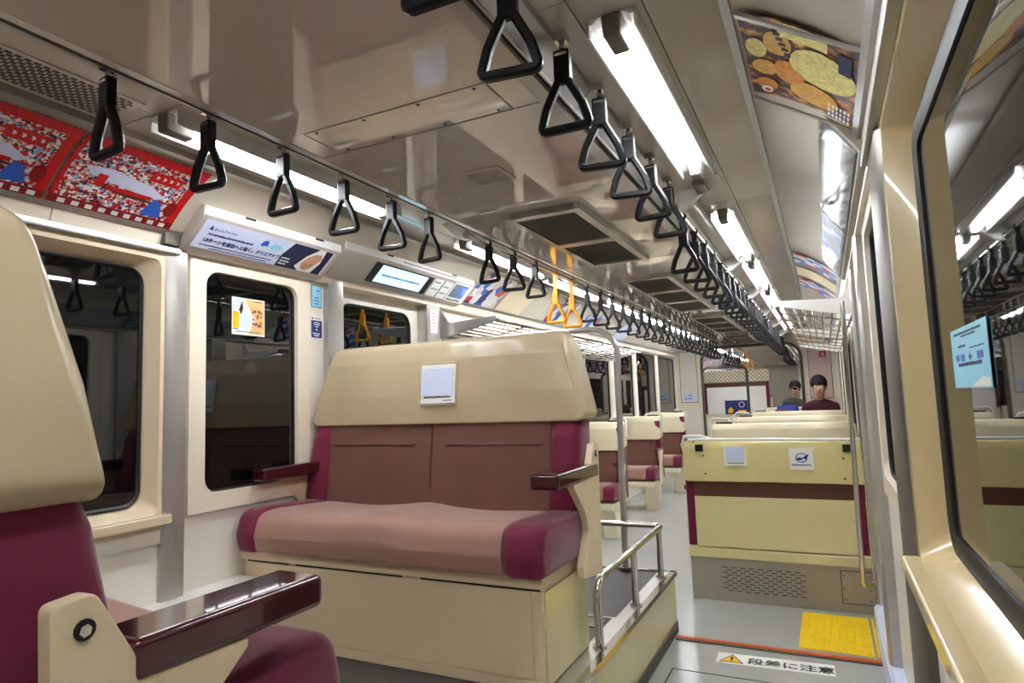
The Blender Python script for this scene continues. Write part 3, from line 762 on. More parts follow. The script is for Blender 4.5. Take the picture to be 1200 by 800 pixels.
# ------------------------------------------------------------------ transverse seats further along
def row_seat(name, label, x0, x1, yb, facing, top, cover, group, aisle, plinth=False, floor=0.0, handle=True, panel='seat_cream', deep=0.34):
    """yb: rear plane of the backrest; facing +1 = faces +y (back to the camera), -1 = faces the camera"""
    t = thing(name, label, 'seat', ((x0 + x1) / 2, yb, floor), group)
    f = facing
    def B(a, b, ya, yb_, za, zb, mb=None):
        return (mb or MB()).box(a, b, min(yb + f * ya, yb + f * yb_), max(yb + f * ya, yb + f * yb_), floor + za, floor + zb)
    H = top - floor
    lowz = 0.30
    part('back_panel', B(x0 + 0.05, x1 - 0.06, 0.0, 0.02, lowz, H - 0.325), panel, t, bevel=0.003)
    part('back_band', B(x0 + 0.05, x1 - 0.06, 0.002, 0.025, H - 0.325, H - 0.22), 'brown_band', t)
    for a, b in ((x0 + 0.0, x0 + 0.052), (x1 - 0.062, x1)):
        part('side_bolster', B(a, b, 0.0, 0.12, lowz, H - 0.05), 'plush_maroon', t, bevel=0.015)
    # back cushion seen from the front
    pb = [(yb + f * a, floor + z) for a, z in ((0.02, lowz), (0.02, H - 0.03), (0.09, H - 0.03), (0.13, 0.55), (0.16, 0.42), (0.14, lowz))]
    part('back_cushion', MB().prism(pb, 'x', x0 + 0.052, x1 - 0.062), 'plush_brown', t, bevel=0.012)
    # cover
    def wob(x, y, z): return -f * (0.006 * math.sin(9 * x + 7 * z) + 0.004 * math.sin(23 * x - 16 * z))
    cb = H - 0.235
    hc = rpoly([(yb - f * 0.022, floor + cb, 0.006), (yb - f * 0.020, floor + H - 0.04, 0.03), (yb - f * 0.005, floor + H, 0.02), (yb + f * 0.09, floor + H, 0.03), (yb + f * 0.115, floor + H - 0.06, 0.05), (yb + f * 0.135, floor + cb - 0.02, 0.006)], 0.02, 5)
    cvr = part('head_cover', puffy(MB(), hc, x0 - 0.004, x1 + 0.004, 0.03, 24, dy=wob), cover, t)
    # cushion
    cp = rpoly([(yb + f * 0.12, floor + 0.31, 0.01), (yb + f * 0.12, floor + 0.45, 0.02), (yb + f * (0.12 + deep), floor + 0.455, 0.05), (yb + f * (0.13 + deep), floor + 0.33, 0.03)], 0.02, 5)
    part('cushion', puffy(MB(), cp, x0 + 0.10, x1 - 0.10, 0.006, 6), 'plush_tan', t)
    for a, b in ((x0, x0 + 0.101), (x1 - 0.101, x1)): part('cushion_bolster', puffy(MB(), cp, a, b, 0.03, 3), 'plush_maroon', t)
    part('seat_frame', B(x0 + 0.005, x1 - 0.005, 0.0, 0.12 + deep, 0.255, 0.312), 'seat_cream', t, bevel=0.003)
    ax = aisle
    xa = x1 if ax > 0 else x0
    # aisle-side support with arm
    if plinth:
        part('plinth', B(x0 + 0.005, x1, 0.003, 0.34, 0.0, 0.25), 'grey_metal', t, bevel=0.002)
        s = MB()
        for j in range(10):
            for i in range(9):
                xx = x0 + 0.185 + i * 0.0485 + (0.024 if j % 2 else 0); zz = 0.193 - j * 0.0145
                s.box(xx, xx + 0.030, yb + f * 0.003 - 0.0012, yb + f * 0.003 + 0.001, zz, zz + 0.0042)
        stuff(part('vent_slots', s, 'dark_slot', t))
        part('plate_border', B(x1 - 0.169, x1 - 0.006, 0.0012, 0.004, 0.051, 0.226), 'dark_slot', t)  # dark slab slightly larger than the inspection plate, set behind it as a border
        hp = part('inspection_plate', B(x1 - 0.165, x1 - 0.01, -0.0005, 0.004, 0.055, 0.222), 'grey_metal', t, bevel=0.0015)
        s = MB()
        for xx in (x1 - 0.155, x1 - 0.03):
            for zz in (0.075, 0.13, 0.2): s.box(xx - 0.004, xx + 0.004, yb - 0.003, yb - 0.0005, zz - 0.004, zz + 0.004)
        stuff(part('screws', s, 'steel_dark', hp))
        part('base_ledge', B(x0 - 0.003, x1 + 0.0, -0.006, 0.02, 0.246, 0.302), 'cream_gloss', t, bevel=0.004)
    else:
        lg = rpoly([(yb + f * 0.20, floor + 0.0), (yb + f * 0.34, floor + 0.0), (yb + f * 0.38, floor + 0.26), (yb + f * 0.12, floor + 0.26)], 0.004)
        xl0, xl1 = (xa - 0.14, xa - 0.02) if ax > 0 else (xa + 0.02, xa + 0.14)
        part('leg', MB().prism(lg, 'x', xl0, xl1), 'seat_cream', t, bevel=0.004)
    sp = rpoly([(yb + f * 0.16, floor + 0.28), (yb + f * 0.27, floor + 0.28), (yb + f * 0.25, floor + 0.48, 0.03), (yb + f * 0.30, floor + 0.625, 0.02), (yb + f * 0.13, floor + 0.625, 0.02), (yb + f * 0.19, floor + 0.48, 0.03)], 0.005, 4)
    xs0, xs1 = (xa + 0.002, xa + 0.024) if ax > 0 else (xa - 0.024, xa - 0.002)
    part('arm_support', MB().prism(sp, 'x', xs0, xs1), 'seat_cream', t, bevel=0.003)
    xr0, xr1 = (xa - 0.02, xa + 0.03) if ax > 0 else (xa - 0.03, xa + 0.02)
    part('armrest', B(xr0, xr1, 0.10, 0.40, 0.62, 0.648), 'arm_maroon', t, bevel=0.008)
    if handle:
        xi = xa - 0.03 if ax > 0 else xa + 0.03
        pts = [(xi - ax * 0.11, yb + f * 0.04, floor + H - 0.01), (xi - ax * 0.09, yb + f * 0.04, floor + H + 0.035), (xi + ax * 0.02, yb + f * 0.04, floor + H + 0.04), (xi + ax * 0.045, yb + f * 0.04, floor + H + 0.01), (xi + ax * 0.045, yb + f * 0.05, floor + H - 0.13)]
        hd = part('grab_handle', MB().tube(pts, 0.009, 8), 'white_metal', t)
        part('handle_socket', MB().box(min(xi - ax * 0.12, xi - ax * 0.0), max(xi - ax * 0.12, xi), yb - 0.02 + f * 0.04, yb + 0.02 + f * 0.04, floor + H - 0.03, floor + H + 0.012), 'arm_maroon', hd, bevel=0.006)
    return t
s1 = row_seat('row_seat', 'nearest right-hand seat back, yellowish cream cover with two stickers above a vented grey base', 0.198, 1.168, 3.96, 1, 0.925, 'vinyl_yellow', 'right-hand seats', -1, plinth=True, handle=False, panel='cream_gloss')
part('top_bar', MB().tube([(0.235, 3.93, 0.928), (0.29, 3.928, 0.935), (0.7, 3.93, 0.934), (1.16, 3.93, 0.93)], 0.0085, 8), 'white_metal', s1)
for x in (0.30, 1.085):
    part('corner_clip', MB().box(x - 0.025, x + 0.02, 3.925, 3.937, 0.865, 0.905), 'black', s1)
for i, (x, z) in enumerate(((0.318, 0.84), (0.326, 0.735), (1.06, 0.83), (1.06, 0.72))):
    part('stud', MB().tube([(x, 3.934, z), (x, 3.926, z)], 0.006, 8), 'brown_band', s1)
part('grab_handle', MB().tube([(0.215, 3.99, 0.80), (0.19, 3.98, 0.90), (0.205, 3.97, 0.95), (0.30, 3.96, 0.955), (0.36, 3.955, 0.935)], 0.011, 8), 'white_metal', s1)
part('corner_cushion', MB().box(0.222, 0.275, 3.95, 4.03, 0.875, 0.925), 'arm_maroon', s1, bevel=0.012)
for i, yy in enumerate((5.06, 6.5, 8.1)):
    row_seat('row_seat', 'cream covered right-hand seat back, %s behind the one with stickers' % ORD[i], 0.198, 1.168, yy, 1, 0.975, 'vinyl_pale', 'right-hand seats', -1, deep=0.30)
row_seat('row_seat', 'right-hand seat beyond the gangway under the person in green', 0.198, 1.168, 13.36, -1, 0.98, 'vinyl_pale', 'seats beyond the gangway', -1, handle=False)
row_seat('row_seat', 'right-hand seat by the gangway under the person in maroon', 0.198, 1.168, 10.15, -1, 0.98, 'vinyl_pale', 'right-hand seats', -1, handle=False)
for i, yy in enumerate((5.72, 7.16, 8.5)):
    row_seat('row_seat', 'single maroon seat with cream cover on the far left, %s from the pole' % ORD[i], -1.185, -0.665, yy, -1, 0.985, 'vinyl_pale', 'single seats on the left', 1)
lat = row_seat('row_seat', 'seat back with lattice cover and blue poster seen through the gangway', -1.185, 0.03, 13.2, 1, 1.66, 'lattice', 'seats beyond the gangway', 1, floor=0.5, handle=False, panel='white_print')
part('plinth', MB().box(-1.18, 0.03, 13.21, 13.6, 0.0, 0.79), 'seat_cream', lat)
# the two stickers on the yellowish cover
a = sticker('picture_sticker', 'left of two white stickers on the yellowish seat cover, plain with caption', (0.437, 3.928, 0.784), (1, 0, 0), (0, 0, 1), 0.125, 0.112)
part('tint_patch', MB().slab((0.447, 3.927, 0.812), (1, 0, 0), (0, 0, 1), 0.105, 0.078, 0.002), 'lav_print', a)
dashes('caption', 'black_print', a, (0.437, 3.926, 0.784), (1, 0, 0), (0, 0, 1), 0.12, [(0.012, 0.007, 0.02, 0.115)], 4)
b = sticker('logo_sticker', 'right of two white stickers on the yellowish seat cover, blue bird ring logo', (0.790, 3.928, 0.766), (1, 0, 0), (0, 0, 1), 0.122, 0.116)
ring = [(0.853 + 0.029 * math.cos(math.radians(k)), 3.926, 0.832 + 0.024 * math.sin(math.radians(k))) for k in range(20, 341, 16)]
part('logo_ring', MB().tube(ring, 0.0026, 6), 'blue_print', b)
part('logo_bird', MB().poly((0.853, 3.9275, 0.832), (1, 0, 0), (0, 0, 1), [(-0.036, -0.012), (-0.012, 0.003), (0.004, -0.002), (0.020, 0.012), (0.038, 0.022), (0.030, 0.002), (0.022, -0.014), (0.012, -0.004), (-0.006, -0.014)], 0.002), 'navy_print', b)
dashes('caption', 'black_print', b, (0.790, 3.926, 0.766), (1, 0, 0), (0, 0, 1), 0.12, [(0.022, 0.008, 0.012, 0.112)], 5)
# poster on the lattice seat
t = thing('blue_poster', 'blue and yellow poster on the far lattice-covered seat back', 'poster', (-0.6, 13.17, 0.8))
part('sheet', MB().slab((-0.80, 13.185, 0.80), (1, 0, 0), (0, 0, 1), 0.42, 0.27, 0.004), 'navy_print', t)
part('yellow_shape', MB().poly((-0.70, 13.182, 0.86), (1, 0, 0), (0, 0, 1), [(-0.06, -0.03), (0.03, -0.04), (0.06, 0.03), (0.0, 0.08), (-0.04, 0.04)], 0.003), 'warn_yellow', t)
part('yellow_band', MB().slab((-0.56, 13.182, 0.815), (1, 0, 0), (0, 0, 1), 0.15, 0.06, 0.003), 'warn_yellow', t)
part('ring_mark', MB().tube([(-0.49 + 0.05 * math.cos(k * .524), 13.178, 0.985 + 0.05 * math.sin(k * .524)) for k in range(12)], 0.006, 6, closed=True), 'white_print', t)

# ------------------------------------------------------------------ rails, poles, racks
t = thing('handrail', 'low steel handrail along the edge of the platform', 'handrail', (0.19, 2.8, ZP))
def arc(c, r, a0, a1, ax1, ax2, n=6):
    o = []
    for k in range(n + 1):
        a = math.radians(a0 + (a1 - a0) * k / n); o.append(Vector(c) + Vector(ax1) * r * math.cos(a) + Vector(ax2) * r * math.sin(a))
    return o
Z_R = 0.535
pts = [Vector((0.19, 2.30, ZP))] + arc((0.19, 2.36, Z_R - 0.06), 0.06, 180, 90, (0, 1, 0), (0, 0, 1)) + [Vector((0.19, 2.8, Z_R)), Vector((0.19, 3.28, Z_R))] + arc((0.15, 3.30, Z_R), 0.04, 0, 90, (1, 0, 0), (0, 1, 0)) + [Vector((-0.1, 3.34, Z_R)), Vector((-1.15, 3.34, Z_R))]
part('rail', MB().tube(pts, 0.0155, 12), 'chrome', t)
for yy in (2.80, 3.27): part('post', MB().tube([(0.19, yy, ZP), (0.19, yy, Z_R)], 0.0145, 12), 'chrome', t)
for yy in (2.30, 2.80, 3.27): part('foot_flange', MB().tube([(0.19, yy, ZP + 0.004), (0.19, yy, ZP + 0.012)], 0.026, 14), 'chrome', t)
t = thing('grab_pole', 'tall steel pole rising from the platform end and bending to the left wall', 'pole', (-0.02, 3.36, 0))
pts = [Vector((-0.02, 3.365, ZP)), Vector((-0.02, 3.40, 1.2)), Vector((-0.02, 3.42, 1.42))] + arc((-0.17, 3.42, 1.44), 0.15, 0, 90, (1, 0, 0), (0, 0, 1), 8) + [Vector((-0.6, 3.42, 1.59)), Vector((-1.14, 3.42, 1.59))]
part('pipe', MB().tube(pts, 0.0165, 12), 'steel', t)
part('base_flange', MB().tube([(-0.02, 3.365, ZP + 0.004), (-0.02, 3.365, ZP + 0.018)], 0.032, 14), 'steel_dark', t)
def rack(sx, y0, y1, label):
    t = thing('luggage_rack', label, 'luggage rack', (sx * 1.15, y0, 1.63), 'luggage racks')
    xt, zt, xw, zw = 0.775, 1.715, 1.185, 1.655
    for yy in (y0, (y0 + y1) / 2, y1):
        pr = rpoly([(sx * xt, zt + 0.012), (sx * (xt - 0.012), zt - 0.004), (sx * xt, zt - 0.018), (sx * 1.12, zw - 0.035), (sx * xw, zw - 0.04), (sx * xw, 1.80), (sx * 1.16, 1.79), (sx * 1.11, 1.71, 0.04)], 0.004, 4)
        part('end_arm', MB().prism(pr, 'y', yy - 0.012, yy + 0.012), 'white_metal' if sx > 0 else 'alu', t, bevel=0.003)
    for k in range(9):
        q = k / 8; x = xt + (xw - 0.02 - xt) * q; z = zt - 0.01 + (zw - 0.03 - zt) * q
        part('bar', MB().tube([(sx * x, y0, z), (sx * x, y1, z)], 0.014 if k == 0 else 0.0075, 8), 'chrome', t)
    n = int((y1 - y0) / 0.42)
    for k in range(1, n):
        yy = y0 + (y1 - y0) * k / n
        part('cross_bar', MB().tube([(sx * xt, yy, zt - 0.014), (sx * xw, yy, zw - 0.034)], 0.006, 6), 'chrome', t)
rack(-1, 3.43, 6.9, 'steel luggage rack with parallel bars on the left wall above the far seats')
rack(1, 3.98, 7.8, 'steel luggage rack with crossed bars on the right wall above the seats')
t = thing('door_handrail', 'double vertical steel handrail beside the right door', 'handrail', (1.11, 3.70, 0.2))
part('rail', MB().tube([(1.112, 3.72, 1.66), (1.098, 3.70, 0.24), (1.106, 3.71, 0.225), (1.150, 3.76, 0.222), (1.156, 3.77, 0.24), (1.150, 3.78, 1.46)], 0.0125, 10), 'chrome', t)
for z in (0.5, 1.25): part('bracket', MB().tube([(1.150, 3.78, z), (1.20, 3.80, z)], 0.008, 8), 'chrome', t)
t = thing('rear_loop', 'steel pipe loop standing at the far gangway before the lattice seat', 'pole', (-0.6, 10.4, 0))
pts = [Vector((-0.72, 10.3, 0.0)), Vector((-0.72, 10.3, 1.50))] + arc((-0.62, 10.3, 1.52), 0.10, 180, 90, (1, 0, 0), (0, 0, 1)) + arc((-0.16, 10.3, 1.52), 0.10, 90, 0, (1, 0, 0), (0, 0, 1)) + [Vector((-0.06, 10.3, 0.0))]
part('pipe', MB().tube(pts, 0.020, 10), 'steel_dark', t)

# ------------------------------------------------------------------ floor markings
t = thing('step_edge_strip', 'narrow orange strip across the floor at the step', 'floor strip', (0.7, 3.31, 0))
part('backing', MB().box(0.245, 1.16, 3.272, 3.325, 0.0, 0.006), 'steel_dark', t)
part('orange_band', MB().box(0.247, 1.158, 3.287, 3.318, 0.004, 0.009), 'orange_strip', t, bevel=0.002)
s = MB()
for i in range(60): s.box(0.25 + i * 0.0151, 0.258 + i * 0.0151, 3.29, 3.316, 0.009, 0.0102)
stuff(part('ribs', s, 'orange_strip', t))
t = thing('tactile_tile', 'yellow tactile paving tile on the floor by the right door', 'tactile tile', (0.97, 3.62, 0.006))
part('sheet', MB().box(0.80, 1.112, 3.352, 3.885, 0.006, 0.0105), 'tactile', t)
part('edge_piece', MB().box(1.124, 1.134, 3.352, 3.885, 0.006, 0.0105), 'tactile', t)
s = MB()
for i in range(9):
    for j in range(15):
        x, y = 0.82 + i * 0.0342, 3.372 + j * 0.0352
        s.add([(x - .013, y - .007, .0105), (x + .013, y - .007, .0105), (x + .013, y + .007, .0105), (x - .013, y + .007, .0105), (x - .010, y - .005, .0145), (x + .010, y - .005, .0145), (x + .010, y + .005, .0145), (x - .010, y + .005, .0145)], [(4, 5, 6, 7), (0, 1, 5, 4), (1, 2, 6, 5), (2, 3, 7, 6), (3, 0, 4, 7)])
stuff(part('studs', s, 'tactile', t))
t = thing('step_warning_sign', 'white floor sticker with yellow warning triangle and Japanese step warning', 'floor sign', (0.71, 3.14, 0))
o = Vector((0.466, 3.072, 0)); r = Vector((1, 0.045, 0)).normalized(); u = Vector((-0.045, 1, 0)).normalized()
part('sheet', MB().slab(o, r, u, 0.487, 0.118, 0.001), 'white_print', t)
part('triangle_border', MB().poly(o + Vector((0, 0, 0.001)), r, u, [(0.012, 0.012), (0.118, 0.012), (0.065, 0.108)], 0.0006), 'black_print', t)
part('triangle', MB().poly(o + Vector((0, 0, 0.0016)), r, u, [(0.022, 0.018), (0.108, 0.018), (0.065, 0.096)], 0.0005), 'warn_yellow', t)
part('mark', MB().poly(o + Vector((0, 0, 0.0021)), r, u, [(0.0605, 0.042), (0.0695, 0.042), (0.073, 0.074), (0.057, 0.074)], 0.0005).poly(o + Vector((0, 0, 0.0021)), r, u, [(0.060, 0.026), (0.070, 0.026), (0.070, 0.036), (0.060, 0.036)], 0.0005), 'black_print', t)
text('lettering', '段差に注意', 'black_print', t, o + r * 0.130 + u * 0.025 + Vector((0, 0, 0.0012)), r, u, 0.0715 * 1.0, bold=0.0012)

# ------------------------------------------------------------------ posters and door headers
TL_, BL_ = Vector((-0.874, 0, 2.046)), Vector((-1.122, 0, 1.868))
def cove_poster(sx, y0, y1, label, mat, name='poster', dz=0.0):
    """a sheet that follows the cove"""
    t = thing(name, label, 'poster', (sx * 1.0, (y0 + y1) / 2, 1.95))
    rows = []
    for k in range(9):
        q = k / 8; x = 0.884 + (1.116 - 0.884) * q; z = 2.034 + (1.870 - 2.034) * q + 0.018 * math.sin(math.pi * q)
        rows.append((x, z))
    mb = MB().prism([(sx * a, b) for a, b in rows] + [(sx * (a + 0.0015), b + 0.0015) for a, b in rows[::-1]], 'y', y0, y1)
    part('sheet', mb, mat, t)
    return t, rows
def on_cove(sx, rows, q, y, lift=0.0012):
    f = q * 8; i = min(int(f), 7); g = f - i
    a, b = rows[i], rows[i + 1]; x = a[0] + (b[0] - a[0]) * g; z = a[1] + (b[1] - a[1]) * g
    nx, nz = -(a[1] - b[1]), -(b[0] - a[0]); L = math.hypot(nx, nz)
    return Vector((sx * (x + nx / L * lift), y, z + nz / L * lift))
def cove_patch(name, sx, rows, q0, q1, y0, y1, mat, t, lift=0.0014, blob=None, n=5):
    """flat print piece lying on the poster; blob: list of (s,t) in 0..1 outline, else rectangle"""
    mb = MB()
    if blob is None:
        g = [[on_cove(sx, rows, q0 + (q1 - q0) * i / n, y, lift) for y in (y0, y1)] for i in range(n + 1)]
        for i in range(n): mb.quad(g[i][0], g[i][1], g[i + 1][1], g[i + 1][0])
    else:
        c = on_cove(sx, rows, (q0 + q1) / 2, (y0 + y1) / 2, lift)
        ps = [on_cove(sx, rows, q0 + (q1 - q0) * b, y0 + (y1 - y0) * a, lift) for a, b in blob]
        N = len(ps); mb.add([c] + ps, [(0, 1 + i, 1 + (i + 1) % N) for i in range(N)])
    return part(name, mb, mat, t)
ELL = [(0.5 + 0.5 * math.cos(k * math.pi / 10), 0.5 + 0.5 * math.sin(k * math.pi / 10)) for k in range(20)]
for i, (a, b) in enumerate(((0.25, 0.655), (0.665, 1.075), (1.085, 1.50))):
    t, rows = cove_poster(-1, a, b, ['red collage poster nearest the camera on the left cove', 'middle red collage poster on the left cove behind the first strap', 'red collage poster on the left cove next to the white header box'][i], 'collage')
    cove_patch('top_band', -1, rows, 0.0, 0.14, a, b, 'red_print', t)
    cove_patch('bottom_band', -1, rows, 0.9, 1.0, a, b, 'darkred_print', t)
    cove_patch('side_band', -1, rows, 0.14, 0.9, b - 0.03, b, 'red_print', t)
    cove_patch('side_band', -1, rows, 0.14, 0.9, a, a + 0.014, 'red_print', t)
    cove_patch('train_picture', -1, rows, 0.42, 0.66, a + 0.05, b - 0.08, 'lav_print', t, 0.0018, [(0, 0.15), (0.3, 0.0), (0.8, 0.35), (1.0, 0.8), (0.9, 1.0), (0.5, 0.85), (0.1, 0.6)])
    cove_patch('train_shadow', -1, rows, 0.62, 0.74, a + 0.09, b - 0.09, 'brown_band', t, 0.0017, [(0, 0.0), (0.6, 0.3), (1.0, 0.9), (0.5, 0.9), (0.1, 0.5)])
    cove_patch('title_patch', -1, rows, 0.26, 0.42, b - 0.17, b - 0.06, 'red_print', t, 0.002)
    for j in range(4):
        y = b - 0.155 + j * 0.024; cove_patch('title_stroke', -1, rows, 0.31, 0.37, y, y + 0.014, 'white_print', t, 0.0024, [(0, 0), (0.7, 0.1), (1, 0.5), (0.6, 1), (0.2, 0.8), (0.4, 0.5)])
    cove_patch('blue_figure', -1, rows, 0.66, 0.88, b - 0.13, b - 0.06, 'blue_print', t, 0.002, [(0.3, 0), (0.7, 0.1), (1, 0.9), (0.8, 1), (0.1, 1), (0, 0.8)])
    cove_patch('red_figure', -1, rows, 0.62, 0.84, b - 0.06, b - 0.02, 'darkred_print', t, 0.0021, ELL)
    cove_patch('red_figure', -1, rows, 0.52, 0.68, a + 0.10, a + 0.13, 'red_print', t, 0.0021)
    cove_patch('red_figure', -1, rows, 0.64, 0.69, a + 0.14, b - 0.12, 'red_print', t, 0.0021)
    for j in range(9):
        y = a + 0.03 + j * 0.042; cove_patch('bottom_mark', -1, rows, 0.925, 0.975, y, y + 0.022, 'white_print', t, 0.0026)
# biscuit poster on the right cove
t, rows = cove_poster(1, 1.42, 1.83, 'biscuit photograph poster on the right cove near the camera', 'cookie_bg')
for (q0, q1, y0, y1, mt) in ((0.42, 1.02, 1.50, 1.68, 'cookie_pale'), (0.40, 0.85, 1.685, 1.80, 'cookie_gold'), (0.26, 0.55, 1.60, 1.72, 'cookie_deep'), (0.05, 0.3, 1.62, 1.70, 'cookie_gold'), (0.2, 0.45, 1.47, 1.58, 'cookie_gold'), (0.02, 0.22, 1.52, 1.61, 'cookie_pale'), (0.06, 0.28, 1.72, 1.79, 'cookie_deep')):
    cove_patch('biscuit', 1, rows, q0, min(q1, 0.99), y0, y1, mt, t, 0.0016, ELL)
cove_patch('top_paper', 1, rows, 0.34, 0.75, 1.425, 1.49, 'cookie_pale', t, 0.0015)
cove_patch('white_seal', 1, rows, 0.10, 0.22, 1.77, 1.81, 'white_print', t, 0.002, ELL)
cove_patch('red_seal', 1, rows, 0.13, 0.2, 1.782, 1.800, 'red_print', t, 0.0024, ELL)
cove_patch('purple_tag', 1, rows, 0.84, 0.94, 1.46, 1.55, 'trousers_navy', t, 0.002)
for j in range(5): cove_patch('vertical_print', 1, rows, 0.30 + 0.02 * j, 0.36 + 0.02 * j, 1.47 + j * 0.022, 1.485 + j * 0.022, 'black_print', t, 0.0022)
for j in range(6):
    for k2 in range(3): cove_patch('white_print', 1, rows, 0.76 + 0.035 * j, 0.78 + 0.035 * j, 1.74 + k2 * 0.028, 1.76 + k2 * 0.028, 'white_print', t, 0.0022)
part('frame_bar', MB().prism([(0.88, 2.03), (1.116, 1.875), (1.12, 1.868), (0.88, 2.02)], 'y', 1.40, 1.415), 'alu', t)
part('frame_bar', MB().prism([(0.88, 2.03), (1.116, 1.875), (1.12, 1.868), (0.88, 2.02)], 'y', 1.835, 1.85), 'alu', t)
# far posters on both coves
FP = [(3.62, 4.02, 'collage_blue', 'blue and white mountain poster on the left cove behind the black straps'), (4.06, 4.46, 'cream_print', 'plain pale poster on the left cove above the luggage rack'), (4.95, 5.35, 'collage_blue', 'colourful poster on the left cove behind the yellow straps'), (5.75, 6.15, 'collage_blue', 'colourful poster on the left cove farther than the yellow straps'), (6.9, 7.3, 'lav_print', 'pale blue poster far along the left cove')]
for a, b, mt, lb in FP: cove_poster(-1, a, b, lb, mt)
for a, b, mt, lb in ((4.15, 4.5, 'collage_blue', 'patterned poster on the right cove above the rack end'), (4.6, 4.95, 'cream_print', 'cream poster on the right cove, second past the header box'), (5.1, 5.5, 'collage_blue', 'patterned poster on the right cove, third past the header box')): cove_poster(1, a, b, lb, mt)
t = thing('ceiling_notice', 'small white notice with blue mark on the left cove past the screen', 'notice', (-1.0, 3.3, 1.95))

COL.objects.unlink(t); bpy.data.objects.remove(t)

def header(sx, y0, y1, label, xt, zt, zl, xb, zb, name='door_header', case='ceiling_side'):
    t = thing(name, label, 'header box', (sx * 1.1, (y0 + y1) / 2, zb), 'boxes above the doors')
    pr = [(sx * xt, zt), (sx * xt, zl), (sx * xb, zb), (sx * 1.16, zb - 0.012), (sx * 1.21, zb - 0.012), (sx * 1.21, zt + 0.03), (sx * (xt + 0.03), zt + 0.008)]
    part('case', MB().prism(pr, 'y', y0, y1), case, t, bevel=0.003)
    part('top_strip', MB().box(min(sx * (xt - 0.004), sx * (xt + 0.01)), max(sx * (xt - 0.004), sx * (xt + 0.01)), y0 + 0.004, y1 - 0.004, zl + 0.002, zt - 0.002), 'white_metal', t, bevel=0.002)
    for f in (0.28, 0.8):
        yy = y0 + (y1 - y0) * f; part('latch', MB().box(min(sx * (xt - 0.006), sx * xt), max(sx * (xt - 0.006), sx * xt), yy - 0.025, yy + 0.025, zt - 0.012, zt - 0.004), 'dark_slot', t)
    r = Vector((0, 1, 0)) if sx < 0 else Vector((0, -1, 0))
    u = Vector((sx * (xt - xb), 0, zl - zb)); H = u.length; u.normalize()
    n = r.cross(u)
    o = Vector((sx * xb, y0 if sx < 0 else y1, zb)) + n * 0.0015
    return t, o, r, u, H
# advert header
t, o, r, u, H = header(-1, 1.56, 2.30, 'white header box with Japanese recruitment advert above the left pocket window', 1.0, 1.965, 1.925, 1.118, 1.822)
W = 0.74; ad = part('advert_sheet', MB().slab(o + r * 0.02 + u * 0.012, r, u, W - 0.05, H - 0.024, 0.001), 'lav_print', t)
o2 = o + r.cross(u) * 0.0012
h = H - 0.024
part('suit_picture', MB().poly(o2 + r * 0.43 + u * 0.012, r, u, [(0.0, 0.0), (0.265, 0.0), (0.265, h), (0.03, h), (0.0, h * 0.45)], 0.0006), 'trousers_navy', ad)
part('cuff_picture', MB().poly(o2 + r * 0.53 + u * 0.012, r, u, [(0.0, 0.02), (0.03, 0.0), (0.11, 0.0), (0.13, 0.06), (0.12, h), (0.08, h), (0.03, 0.08)], 0.0009), 'white_print', ad)
hand = MB().poly(o2 + r * 0.555 + u * 0.02, r, u, [(0.0, 0.035), (0.012, 0.012), (0.035, 0.0), (0.055, 0.006), (0.075, 0.03), (0.1, 0.075), (0.085, 0.1), (0.05, 0.095), (0.02, 0.07)], 0.0012)
part('handshake_picture', hand, 'skin_print', ad)
g = MB()
for k in range(4): g.poly(o2 + r * (0.572 + 0.013 * k) + u * (0.025 + 0.003 * k), r, u, [(0, 0), (0.003, 0), (0.012, 0.03), (0.009, 0.03)], 0.0015)
part('finger_lines', g, 'brown_band', ad)
text('headline', 'UIターンを成功へと導く。クリエアナブキ', 'navy_print', ad, o2 + r * 0.055 + u * (h * 0.36), r, u, 0.0207, bold=0.0009)
text('brand_line', 'クリエアナブキ', 'navy_print', ad, o2 + r * 0.07 + u * (h * 0.78), r, u, 0.015)
part('brand_mark', MB().poly(o2 + r * 0.052 + u * (h * 0.78), r, u, [(0, 0), (0.014, 0), (0.011, 0.012), (0.007, 0.02), (0.003, 0.012)], 0.0008), 'navy_print', ad)
dashes('subhead', 'navy_print', ad, o2, r, u, W, [(h * 0.60, 0.010, 0.06, 0.28)], 8)
dashes('small_print', 'navy_print', ad, o2, r, u, W, [(h * 0.22, 0.006, 0.05, 0.40), (h * 0.13, 0.005, 0.10, 0.38)], 9)
part('blue_mark', MB().poly(o2 + r * 0.30 + u * (h * 0.66), r, u, [(0, 0.01), (0.012, 0), (0.022, 0.008), (0.04, 0.006), (0.034, 0.02), (0.03, 0.034), (0.012, 0.03)], 0.0008), 'blue_print', ad)
part('map_mark', MB().poly(o2 + r * 0.345 + u * (h * 0.62), r, u, [(0, 0.012), (0.02, 0.0), (0.05, 0.004), (0.075, 0.016), (0.05, 0.03), (0.02, 0.032)], 0.0008), 'sky_print', ad)
dashes('caption_white', 'white_print', ad, o2 + r * 0.44 + r.cross(u) * 0.0006, r, u, 0.1, [(h * 0.42, 0.008, 0.0, 0.05), (h * 0.30, 0.008, 0.0, 0.05), (h * 0.19, 0.008, 0.0, 0.05)], 10)
